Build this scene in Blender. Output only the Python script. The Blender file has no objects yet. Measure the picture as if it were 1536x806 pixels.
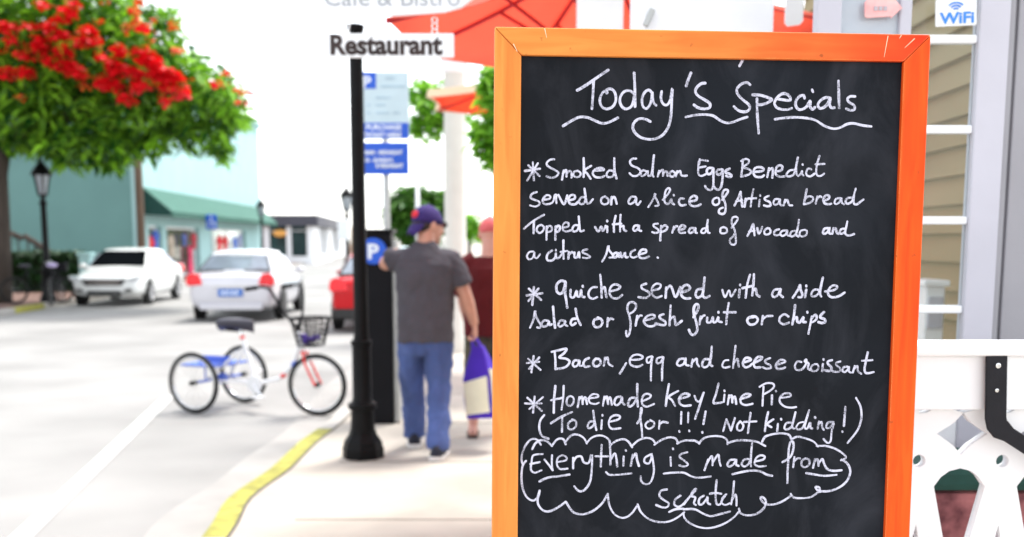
import bpy, bmesh, math, random
from mathutils import Vector, Matrix, noise
R = math.radians
random.seed(7)
scene = bpy.context.scene
col = scene.collection

# ------------------------------------------------------------------ camera, sky, sun, exposure
CAM_H, F, V0, PITCH = 1.53, 1600.0, 572.0, R(7.5)
cam_d = bpy.data.cameras.new('camera')
cam = bpy.data.objects.new('camera', cam_d)
col.objects.link(cam)
cam.location = (0, 0, CAM_H)
cam.rotation_euler = (math.pi / 2 - PITCH, 0, 0)
cam_d.sensor_width = 36
cam_d.lens = F / 1536 * 36
cam_d.shift_y = (V0 - 403) / 1536
cam_d.clip_start = 0.05
cam_d.clip_end = 3000
cam_d.dof.use_dof = True
cam_d.dof.focus_distance = 1.66
cam_d.dof.aperture_fstop = 3.9
cam_d.dof.aperture_blades = 9
scene.camera = cam

SUN_EL, SUN_AZ = R(66), R(38)          # azimuth clockwise from +Y (the way the camera looks)
world = bpy.data.worlds.new('World')
scene.world = world
world.use_nodes = True
wn = world.node_tree
wn.nodes.clear()
sky = wn.nodes.new('ShaderNodeTexSky')
sky.sky_type = 'NISHITA'
sky.sun_disc = False
sky.sun_elevation = SUN_EL
sky.sun_rotation = SUN_AZ
sky.air_density = 1.0
sky.dust_density = 1.0
sky.ozone_density = 1.0
hs = wn.nodes.new('ShaderNodeHueSaturation')
hs.inputs['Saturation'].default_value = 0.22
bg = wn.nodes.new('ShaderNodeBackground')
bg.inputs['Strength'].default_value = 0.15
wo = wn.nodes.new('ShaderNodeOutputWorld')
wn.links.new(sky.outputs[0], hs.inputs['Color'])
wn.links.new(hs.outputs[0], bg.inputs['Color'])
wn.links.new(bg.outputs[0], wo.inputs['Surface'])

sun_d = bpy.data.lights.new('sun', 'SUN')
sun_d.energy = 1.5
sun_d.angle = R(14)
sun_d.color = (1.0, 0.96, 0.90)
sun = bpy.data.objects.new('sun', sun_d)
col.objects.link(sun)
sdir = Vector((math.sin(SUN_AZ) * math.cos(SUN_EL), math.cos(SUN_AZ) * math.cos(SUN_EL), math.sin(SUN_EL)))
sun.rotation_euler = sdir.to_track_quat('Z', 'Y').to_euler()

scene.view_settings.view_transform = 'Standard'
scene.view_settings.look = 'None'
scene.view_settings.gamma = 1
scene.view_settings.use_curve_mapping = False
scene.view_settings.exposure = 1.75
scene.cycles.max_bounces = 8
scene.cycles.transparent_max_bounces = 16
scene.cycles.use_denoising = True
scene.cycles.sample_clamp_indirect = 6

# ------------------------------------------------------------------ photo point -> place in the scene
_cp, _sp = math.cos(PITCH), math.sin(PITCH)
def ray(u, v):
    a, b = (u - 768) / F, (V0 - v) / F
    return Vector((a, _cp + b * _sp, -_sp + b * _cp))
def at(u, v, Y):
    d = ray(u, v)
    return Vector((0, 0, CAM_H)) + d * (Y / d.y)
def gnd(u, v, z=0.0):
    d = ray(u, v)
    return Vector((0, 0, CAM_H)) + d * ((z - CAM_H) / d.z)
TH = R(-3.5)
SD = Vector((math.sin(TH), math.cos(TH), 0))       # along the street
SR = Vector((math.cos(TH), -math.sin(TH), 0))      # across the street, to the right
def st(lat, y, z=0.0):
    """a point LAT metres across the street at world depth y"""
    x = (lat - y * SR.y) / SR.x
    return Vector((x, y, z))

# ------------------------------------------------------------------ mesh building
class MB:
    def __init__(s):
        s.v, s.f = [], []
    def add(s, vs, fs):
        b = len(s.v)
        s.v += [Vector(p) for p in vs]
        s.f += [[i + b for i in f] for f in fs]
        return s
    def box(s, c, d, rot=None, taper=1.0):
        x, y, z = d[0] / 2, d[1] / 2, d[2] / 2
        vs = [Vector(p) for p in ((-x, -y, -z), (x, -y, -z), (x, y, -z), (-x, y, -z),
              (-x * taper, -y * taper, z), (x * taper, -y * taper, z), (x * taper, y * taper, z), (-x * taper, y * taper, z))]
        if rot is not None:
            vs = [rot @ p for p in vs]
        c = Vector(c)
        return s.add([p + c for p in vs], [(3, 2, 1, 0), (4, 5, 6, 7), (0, 1, 5, 4), (1, 2, 6, 5), (2, 3, 7, 6), (3, 0, 4, 7)])
    def prism(s, poly, fn, c0, c1):
        """poly of (a,b) mapped by fn(a,b,c) between depths c0 and c1"""
        n = len(poly)
        vs = [fn(a, b, c0) for a, b in poly] + [fn(a, b, c1) for a, b in poly]
        fs = [list(range(n))[::-1], list(range(n, 2 * n))]
        fs += [(i, (i + 1) % n, n + (i + 1) % n, n + i) for i in range(n)]
        return s.add(vs, fs)
    def loft(s, rings, caps=True, close=True):
        n = len(rings[0])
        vs = [p for r in rings for p in r]
        fs = []
        for k in range(len(rings) - 1):
            for i in range(n if close else n - 1):
                j = (i + 1) % n
                fs.append((k * n + i, k * n + j, (k + 1) * n + j, (k + 1) * n + i))
        if caps:
            fs.append(list(range(n))[::-1])
            fs.append([(len(rings) - 1) * n + i for i in range(n)])
        return s.add(vs, fs)
    def tube(s, pts, r, n=8, caps=True):
        pts = [Vector(p) for p in pts]
        rs = r if isinstance(r, (list, tuple)) else [r] * len(pts)
        t = (pts[1] - pts[0]).normalized()
        u = t.orthogonal().normalized()
        rings = []
        for i, p in enumerate(pts):
            a = pts[max(i - 1, 0)]; b = pts[min(i + 1, len(pts) - 1)]
            t2 = (b - a).normalized()
            u = (u - t2 * u.dot(t2))
            u = u.normalized() if u.length > 1e-6 else t2.orthogonal().normalized()
            w = t2.cross(u)
            rings.append([p + (u * math.cos(2 * math.pi * k / n) + w * math.sin(2 * math.pi * k / n)) * rs[i] for k in range(n)])
        return s.loft(rings, caps)
    def lathe(s, prof, c=(0, 0, 0), n=16, axis='z', caps=True):
        c = Vector(c)
        rings = []
        for r, h in prof:
            ring = []
            for k in range(n):
                a = 2 * math.pi * k / n
                x, y = r * math.cos(a), r * math.sin(a)
                p = {'z': (x, y, h), 'y': (x, h, y), 'x': (h, x, y)}[axis]
                ring.append(c + Vector(p))
            rings.append(ring)
        return s.loft(rings, caps)
    def torus(s, c, R_, r, ax='y', n=32, m=8, squash=1.0, mat=None):
        rings = []
        for i in range(n):
            a = 2 * math.pi * i / n
            ring = []
            for k in range(m):
                b = 2 * math.pi * k / m
                q = R_ + r * math.cos(b)
                p = Vector((q * math.cos(a), r * squash * math.sin(b), q * math.sin(a)))
                if ax == 'z': p = Vector((p.x, p.z, p.y))
                if mat is not None: p = mat @ p
                ring.append(p + Vector(c))
            rings.append(ring)
        rings.append(rings[0])
        return s.loft(rings, caps=False)
    def ball(s, c, rad, n=14, m=9, mat=None):
        rad = Vector(rad) if not isinstance(rad, (int, float)) else Vector((rad,) * 3)
        rings = []
        for i in range(m + 1):
            b = -math.pi / 2 + math.pi * i / m
            b = max(-1.5, min(1.5, b))
            ring = []
            for k in range(n):
                a = 2 * math.pi * k / n
                p = Vector((rad.x * math.cos(b) * math.cos(a), rad.y * math.cos(b) * math.sin(a), rad.z * math.sin(b)))
                if mat is not None: p = mat @ p
                ring.append(p + Vector(c))
            rings.append(ring)
        return s.loft(rings)
    def xf(s, M):
        s.v = [M @ p for p in s.v]
        return s
    def build(s, name, mat, parent=None, smooth=False, bevel=0, sub=0, world=False, solid=0, remesh=0, smoothit=0, angle=None):
        vs = s.v
        if world and parent is not None:
            inv = parent_mat(parent).inverted()
            vs = [inv @ p for p in vs]
        me = bpy.data.meshes.new(name)
        me.from_pydata([tuple(p) for p in vs], [], [list(f) for f in s.f])
        me.validate()
        bm = bmesh.new(); bm.from_mesh(me)
        if not solid:
            bmesh.ops.recalc_face_normals(bm, faces=bm.faces)
        bm.to_mesh(me); bm.free()
        o = bpy.data.objects.new(name, me)
        col.objects.link(o)
        if mat is not None:
            me.materials.append(mat)
        if parent is not None:
            o.parent = parent
        if remesh:
            m = o.modifiers.new('fuse', 'REMESH'); m.mode = 'VOXEL'; m.voxel_size = remesh; m.use_smooth_shade = True
            if smoothit:
                q = o.modifiers.new('smooth', 'SMOOTH'); q.iterations = smoothit; q.factor = 0.5
        if solid:
            m = o.modifiers.new('thick', 'SOLIDIFY'); m.thickness = solid; m.offset = 0
        if bevel:
            m = o.modifiers.new('bevel', 'BEVEL'); m.width = bevel; m.segments = 2; m.limit_method = 'ANGLE'; m.angle_limit = R(35)
        if sub:
            m = o.modifiers.new('sub', 'SUBSURF'); m.levels = sub; m.render_levels = sub
        if smooth or sub:
            for p in me.polygons: p.use_smooth = True
            if angle:
                try: me.set_sharp_from_angle(angle=R(angle))
                except Exception: pass
        return o
def parent_mat(p):
    M = Matrix.LocRotScale(p.location, p.rotation_euler, p.scale)
    return (parent_mat(p.parent) @ M) if p.parent else M

def tag(o, label, cat, group=None, kind=None):
    if label: o['label'] = label
    if cat: o['category'] = cat
    if group: o['group'] = group
    if kind: o['kind'] = kind
    return o
def thing(name, label, cat, loc=(0, 0, 0), rz=0.0, group=None):
    o = bpy.data.objects.new(name, None)
    o.empty_display_size = 0.2
    col.objects.link(o)
    o.location = loc; o.rotation_euler = (0, 0, rz)
    return tag(o, label, cat, group)
def struct(o, kind='structure'):
    o['kind'] = kind
    return o
def text_mesh(mb, s, size, fn, sx=1.0, bold=0.0, align='LEFT', depth=0.002):
    """lettering as flat raised shapes; fn(x, y, c) places it"""
    cu = bpy.data.curves.new('lettering', 'FONT')
    cu.body = s; cu.size = size; cu.offset = bold; cu.align_x = align; cu.resolution_u = 3
    o = bpy.data.objects.new('lettering', cu); col.objects.link(o)
    dg = bpy.context.evaluated_depsgraph_get()
    me = bpy.data.meshes.new_from_object(o.evaluated_get(dg))
    mb.add([fn(v.co.x * sx, v.co.y, 0) for v in me.vertices], [list(p.vertices) for p in me.polygons])
    bpy.data.objects.remove(o); bpy.data.curves.remove(cu); bpy.data.meshes.remove(me)
def facing(o):
    """maps x,y on a sign to a sign plane that faces the camera side (-Y) at point o"""
    o = Vector(o)
    return lambda a, b, c: o + Vector((a, c, b))
def plane_fn(o, r, up, n):
    o, r, up, n = Vector(o), Vector(r), Vector(up), Vector(n)
    return lambda a, b, c: o + r * a + up * b + n * c

# ------------------------------------------------------------------ materials
def lin(h):
    h = h.lstrip('#')
    c = [int(h[i:i + 2], 16) / 255 for i in (0, 2, 4)]
    return tuple((x / 12.92 if x <= .04045 else ((x + .055) / 1.055) ** 2.4) for x in c)
def mat(name, c, rough=0.6, metal=0.0, var=0.12, scale=6.0, bump=0.0, bscale=60.0, spec=None, trans=0.0, stretch=None, c2=None, coat=0.0):
    m = bpy.data.materials.new(name); m.use_nodes = True
    nt = m.node_tree; b = nt.nodes['Principled BSDF']
    tc = nt.nodes.new('ShaderNodeTexCoord'); mp = nt.nodes.new('ShaderNodeMapping')
    nt.links.new(tc.outputs['Object'], mp.inputs['Vector'])
    if stretch: mp.inputs['Scale'].default_value = stretch
    nz = nt.nodes.new('ShaderNodeTexNoise'); nz.inputs['Scale'].default_value = scale; nz.inputs['Detail'].default_value = 5
    nt.links.new(mp.outputs[0], nz.inputs['Vector'])
    mx = nt.nodes.new('ShaderNodeMix'); mx.data_type = 'RGBA'
    rp = nt.nodes.new('ShaderNodeValToRGB'); rp.color_ramp.elements[0].position = .32; rp.color_ramp.elements[1].position = .68
    nt.links.new(nz.outputs[0], rp.inputs[0]); nt.links.new(rp.outputs[0], mx.inputs[0])
    ca = tuple(x * (1 - var) for x in c) + (1,)
    cb = (tuple(c2) if c2 else tuple(min(1, x * (1 + var)) for x in c)) + (1,)
    mx.inputs[6].default_value = ca; mx.inputs[7].default_value = cb
    nt.links.new(mx.outputs[2], b.inputs['Base Color'])
    b.inputs['Roughness'].default_value = rough; b.inputs['Metallic'].default_value = metal
    if spec is not None: b.inputs['Specular IOR Level'].default_value = spec
    if coat: b.inputs['Coat Weight'].default_value = coat; b.inputs['Coat Roughness'].default_value = .08
    if bump:
        n2 = nt.nodes.new('ShaderNodeTexNoise'); n2.inputs['Scale'].default_value = bscale; n2.inputs['Detail'].default_value = 4
        nt.links.new(mp.outputs[0], n2.inputs['Vector'])
        bp = nt.nodes.new('ShaderNodeBump'); bp.inputs['Strength'].default_value = bump; bp.inputs['Distance'].default_value = .01
        nt.links.new(n2.outputs[0], bp.inputs['Height']); nt.links.new(bp.outputs[0], b.inputs['Normal'])
    if trans:
        out = nt.nodes['Material Output']
        tr = nt.nodes.new('ShaderNodeBsdfTranslucent'); ms = nt.nodes.new('ShaderNodeMixShader'); ms.inputs[0].default_value = trans
        nt.links.new(mx.outputs[2], tr.inputs['Color'])
        nt.links.new(b.outputs[0], ms.inputs[1]); nt.links.new(tr.outputs[0], ms.inputs[2]); nt.links.new(ms.outputs[0], out.inputs['Surface'])
    return m
def glass_mat(name, tint=(.9, .95, .95), opacity=.35, rough=.03):
    m = bpy.data.materials.new(name); m.use_nodes = True
    nt = m.node_tree; b = nt.nodes['Principled BSDF']; out = nt.nodes['Material Output']
    b.inputs['Base Color'].default_value = tint + (1,); b.inputs['Roughness'].default_value = rough
    t = nt.nodes.new('ShaderNodeBsdfTransparent'); t.inputs['Color'].default_value = (.93, .97, .96, 1)
    g = nt.nodes.new('ShaderNodeBsdfGlossy'); g.inputs['Roughness'].default_value = rough
    fr = nt.nodes.new('ShaderNodeFresnel'); fr.inputs[0].default_value = 1.45
    m1 = nt.nodes.new('ShaderNodeMixShader'); m1.inputs[0].default_value = opacity
    nt.links.new(t.outputs[0], m1.inputs[1]); nt.links.new(b.outputs[0], m1.inputs[2])
    m2 = nt.nodes.new('ShaderNodeMixShader'); ml = nt.nodes.new('ShaderNodeMath'); ml.operation = 'MULTIPLY'; ml.inputs[1].default_value = .4; nt.links.new(fr.outputs[0], ml.inputs[0]); nt.links.new(ml.outputs[0], m2.inputs[0])
    nt.links.new(m1.outputs[0], m2.inputs[1]); nt.links.new(g.outputs[0], m2.inputs[2]); nt.links.new(m2.outputs[0], out.inputs['Surface'])
    return m
def leaf_mat(name, dark, light, trans=.35, skew=0.0):
    m = bpy.data.materials.new(name); m.use_nodes = True
    nt = m.node_tree; b = nt.nodes['Principled BSDF']; out = nt.nodes['Material Output']
    ge = nt.nodes.new('ShaderNodeNewGeometry')
    rp = nt.nodes.new('ShaderNodeValToRGB')
    rp.color_ramp.elements[0].position = skew; rp.color_ramp.elements[0].color = dark + (1,); rp.color_ramp.elements[1].color = light + (1,)
    nt.links.new(ge.outputs['Random Per Island'], rp.inputs[0])
    nt.links.new(rp.outputs[0], b.inputs['Base Color']); b.inputs['Roughness'].default_value = .55
    tr = nt.nodes.new('ShaderNodeBsdfTranslucent'); nt.links.new(rp.outputs[0], tr.inputs['Color'])
    ms = nt.nodes.new('ShaderNodeMixShader'); ms.inputs[0].default_value = trans
    nt.links.new(b.outputs[0], ms.inputs[1]); nt.links.new(tr.outputs[0], ms.inputs[2]); nt.links.new(ms.outputs[0], out.inputs['Surface'])
    return m
M = {}
M['asphalt'] = mat('asphalt', (.262, .257, .247), .9, var=.17, scale=.55, bump=.25, bscale=90)
M['ground'] = mat('ground', (.30, .29, .26), .95, var=.15, scale=.2)
M['concrete'] = mat('pavement_concrete', (.42, .382, .33), .9, var=.16, scale=1.3, bump=.2, bscale=120)
M['gutter'] = mat('gutter_concrete', (.31, .30, .285), .9, var=.08, scale=3, bump=.2, bscale=100)
M['kerb'] = mat('kerb_concrete', (.37, .355, .33), .9, var=.08, scale=3, bump=.2, bscale=100)
M['yellow'] = mat('yellow_kerb_paint', (.31, .295, .045), .75, var=.32, scale=9, bump=.15, bscale=80)
M['stripe'] = mat('road_paint', (.54, .535, .51), .75, var=.2, scale=5)
M['joint'] = mat('joint_filler', (.10, .09, .07), .95, var=.2, scale=10)
M['brick'] = mat('brick_paving', (.10, .05, .038), .9, var=.25, scale=4, c2=(.20, .11, .08))
M['black'] = mat('black_metal', (.0045, .0045, .005), .5, var=.2, scale=14, spec=.12)
M['blacksoft'] = mat('black_satin', (.006, .006, .008), .6, var=.2, scale=20, spec=.15)
M['bracket'] = mat('bracket_steel', (.012, .012, .016), .55, var=.15, scale=30, bump=.1, bscale=200, spec=.2)
M['white'] = mat('white_paint', (.82, .83, .85), .5, var=.03, scale=9, bump=.05, bscale=60)
M['whitecool'] = mat('cool_white_paint', (.50, .495, .555), .55, var=.04, scale=5, bump=.05, bscale=60)  # cooler, greyer white for the door stiles, upright bar and drawer front
M['greydoor'] = mat('grey_paint', (.30, .295, .32), .5, var=.06, scale=4, bump=.05)
M['teal'] = mat('shaded_teal_render', (.135, .275, .26), .85, var=.05, scale=.8, bump=.1, bscale=20)  # darker than the aqua walls: end wall's shade painted into the colour
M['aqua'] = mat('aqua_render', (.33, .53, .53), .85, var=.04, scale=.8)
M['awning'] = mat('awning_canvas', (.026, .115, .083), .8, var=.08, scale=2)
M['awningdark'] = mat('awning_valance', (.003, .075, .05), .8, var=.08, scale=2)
M['fascia'] = mat('grey_fascia', (.055, .055, .075), .6, var=.1, scale=.6)
M['darkglass'] = mat('window_glass', (.028, .055, .058), .06, var=.3, scale=1.2, spec=.7)
M['carglass'] = mat('car_glass', (.004, .005, .006), .2, var=.1, scale=2, spec=0.0)
M['carglasssky'] = mat('car_side_glass_painted_sky', (.30, .33, .40), .06, var=.4, scale=1.5, spec=.5)  # sky reflection painted into the side windows as a pale colour
M['carglasspale'] = mat('car_glass_pale', (.15, .18, .22), .06, var=.35, scale=2, spec=.6)
M['carwhite'] = mat('white_car_paint', (.72, .73, .71), .25, var=.02, scale=3, coat=.8)
M['carsilver'] = mat('silver_car_paint', (.54, .54, .58), .28, metal=.25, var=.03, scale=3, coat=.7)
M['carred'] = mat('red_car_paint', (.46, .002, .007), .3, var=.05, scale=3, coat=.25, spec=.2)
M['carblue'] = mat('pale_blue_car_paint', (.30, .55, .58), .25, var=.05, scale=3, coat=.7)
M['tyre'] = mat('tyre_rubber', (.012, .012, .012), .85, var=.2, scale=20)
M['rim'] = mat('alloy', (.45, .45, .46), .35, metal=.8, var=.1, scale=20)
M['chrome'] = mat('chrome', (.7, .7, .7), .15, metal=1, var=.05, scale=20)
M['tail'] = mat('tail_light_lens', (.75, .01, .02), .15, var=.1, scale=12, coat=.5)
M['head'] = mat('headlight_lens', (.55, .57, .58), .1, var=.2, scale=14, coat=.8)
M['trim'] = mat('black_trim', (.012, .012, .012), .6, var=.2, scale=12)
M['plate'] = mat('plate_blue', (.05, .16, .5), .5, var=.1, scale=12)
M['signwhite'] = mat('sign_white', (.78, .80, .82), .4, var=.03, scale=6)
M['signblue'] = mat('sign_blue', (.001, .085, .58), .4, var=.06, scale=6)
M['signpale'] = mat('sign_pale_panel', (.52, .66, .72), .4, var=.04, scale=6)
M['signletter'] = mat('sign_letter_white', (.75, .82, .9), .5, var=.03, scale=6)
M['lettergrey'] = mat('sign_letter_grey', (.33, .35, .38), .6, var=.1, scale=9)
M['letterdark'] = mat('sign_letter_dark', (.028, .014, .012), .6, var=.3, scale=14)
M['steel'] = mat('galvanised_steel', (.42, .43, .42), .45, metal=.6, var=.1, scale=9)
M['trunk'] = mat('bark', (.05, .038, .03), .9, var=.3, scale=6, bump=.5, bscale=20, stretch=(1, 1, .25))
M['wooddark'] = mat('weathered_pole_wood', (.15, .105, .075), .9, var=.25, scale=4, stretch=(1, 1, .1))
M['woodtan'] = mat('tan_pole_wood', (.40, .22, .10), .85, var=.2, scale=4, stretch=(1, 1, .1))
M['leafp'] = leaf_mat('poinciana_leaves', (.010, .085, .008), (.30, .64, .03), .42, .14)
M['leaft'] = leaf_mat('tree_leaves', (.09, .30, .025), (.36, .70, .06), .55)
M['leafd'] = leaf_mat('dark_leaves', (.03, .13, .015), (.12, .28, .035), .35)
M['hedge'] = leaf_mat('hedge_leaves', (.006, .03, .006), (.02, .08, .012), .15)
M['flower2'] = leaf_mat('orange_blossom', (.62, .05, .012), (.85, .15, .02), .3)
M['flower'] = leaf_mat('red_blossom', (.60, .001, .006), (.90, .003, .012), .3)
M['skin'] = mat('skin', (.52, .26, .185), .55, var=.08, scale=10)
M['skin2'] = mat('skin_pink', (.60, .31, .24), .55, var=.08, scale=10)
M['hair'] = mat('dark_hair', (.02, .013, .010), .7, var=.3, scale=40)
M['shirtgrey'] = mat('grey_jersey', (.062, .057, .070), .95, var=.08, scale=7, bump=.3, bscale=14)
M['shirtred'] = mat('dark_red_jersey', (.10, .004, .006), .95, var=.12, scale=7, bump=.3, bscale=14)
M['denim'] = mat('blue_denim', (.062, .098, .26), .95, var=.32, scale=5, bump=.3, bscale=16, stretch=(1, 1, .4))
M['camo'] = mat('camouflage_cotton', (.025, .026, .016), .95, var=.3, scale=9, c2=(.10, .09, .055))
M['cappurple'] = mat('purple_cap_cotton', (.030, .014, .12), .9, var=.1, scale=12)
M['capsalmon'] = mat('salmon_cap_cotton', (.66, .13, .135), .9, var=.08, scale=12)
M['capred'] = mat('red_patch', (.62, .02, .04), .85, var=.1, scale=12)
M['shoe'] = mat('navy_canvas', (.014, .016, .03), .85, var=.2, scale=12)
M['sole'] = mat('white_rubber', (.72, .70, .68), .7, var=.08, scale=12)
M['flipflop'] = mat('brown_leather', (.05, .022, .016), .7, var=.2, scale=12)
M['bagpurple'] = mat('purple_bag_fabric', (.055, .008, .42), .7, var=.08, scale=9)
M['bagcream'] = mat('cream_bag_fabric', (.86, .82, .60), .8, var=.06, scale=9)
M['umbrella'] = mat('red_umbrella_canvas', (.90, .28, .205), .9, var=.04, scale=4, trans=.68)
M['umbrella2'] = mat('orange_umbrella_canvas', (.88, .17, .07), .9, var=.04, scale=4, trans=.55)
M['umbtop'] = mat('cream_umbrella_trim', (.80, .62, .42), .9, var=.04, scale=4)
M['rib'] = mat('umbrella_rib_paint', (.40, .003, .02), .5, var=.1, scale=10)
M['tricycleblue'] = mat('blue_frame_paint', (.05, .12, .55), .35, var=.06, scale=9, coat=.4)
M['tricyclewhite'] = mat('white_frame_paint', (.76, .76, .77), .3, var=.03, scale=9, coat=.4)
M['tricyclered'] = mat('red_frame_paint', (.72, .02, .015), .3, var=.06, scale=9, coat=.4)
M['saddle'] = mat('saddle_vinyl', (.028, .026, .040), .5, var=.15, scale=14)
M['purple'] = mat('purple_cloth', (.06, .025, .25), .8, var=.15, scale=18)
M['siding'] = mat('tan_clapboard', (.27, .22, .10), .8, var=.12, scale=2.2, bump=.15, bscale=30, stretch=(1, .25, 1), c2=(.34, .275, .145))
M['glass'] = glass_mat('clear_glass', (.55, .60, .66), .02)
M['glasspale'] = glass_mat('glass_painted_reflection', (.50, .55, .62), .72)  # blue-grey reflections painted in as a nearly opaque tint; lamp lanterns share it
M['wifiblue'] = mat('wifi_blue', (.03, .22, .72), .5, var=.04, scale=10)
M['pink'] = mat('pink_tag_paper', (.85, .34, .34), .7, var=.08, scale=14, c2=(.86, .62, .60))
M['greencloth'] = mat('dark_green_cushion', (.010, .055, .042), .85, var=.2, scale=9)
M['floral'] = mat('floral_cushion', (.10, .02, .03), .9, var=.3, scale=13, c2=(.52, .19, .19))
M['orangesign'] = mat('orange_sign', (.85, .42, .10), .6, var=.06, scale=4)
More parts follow.
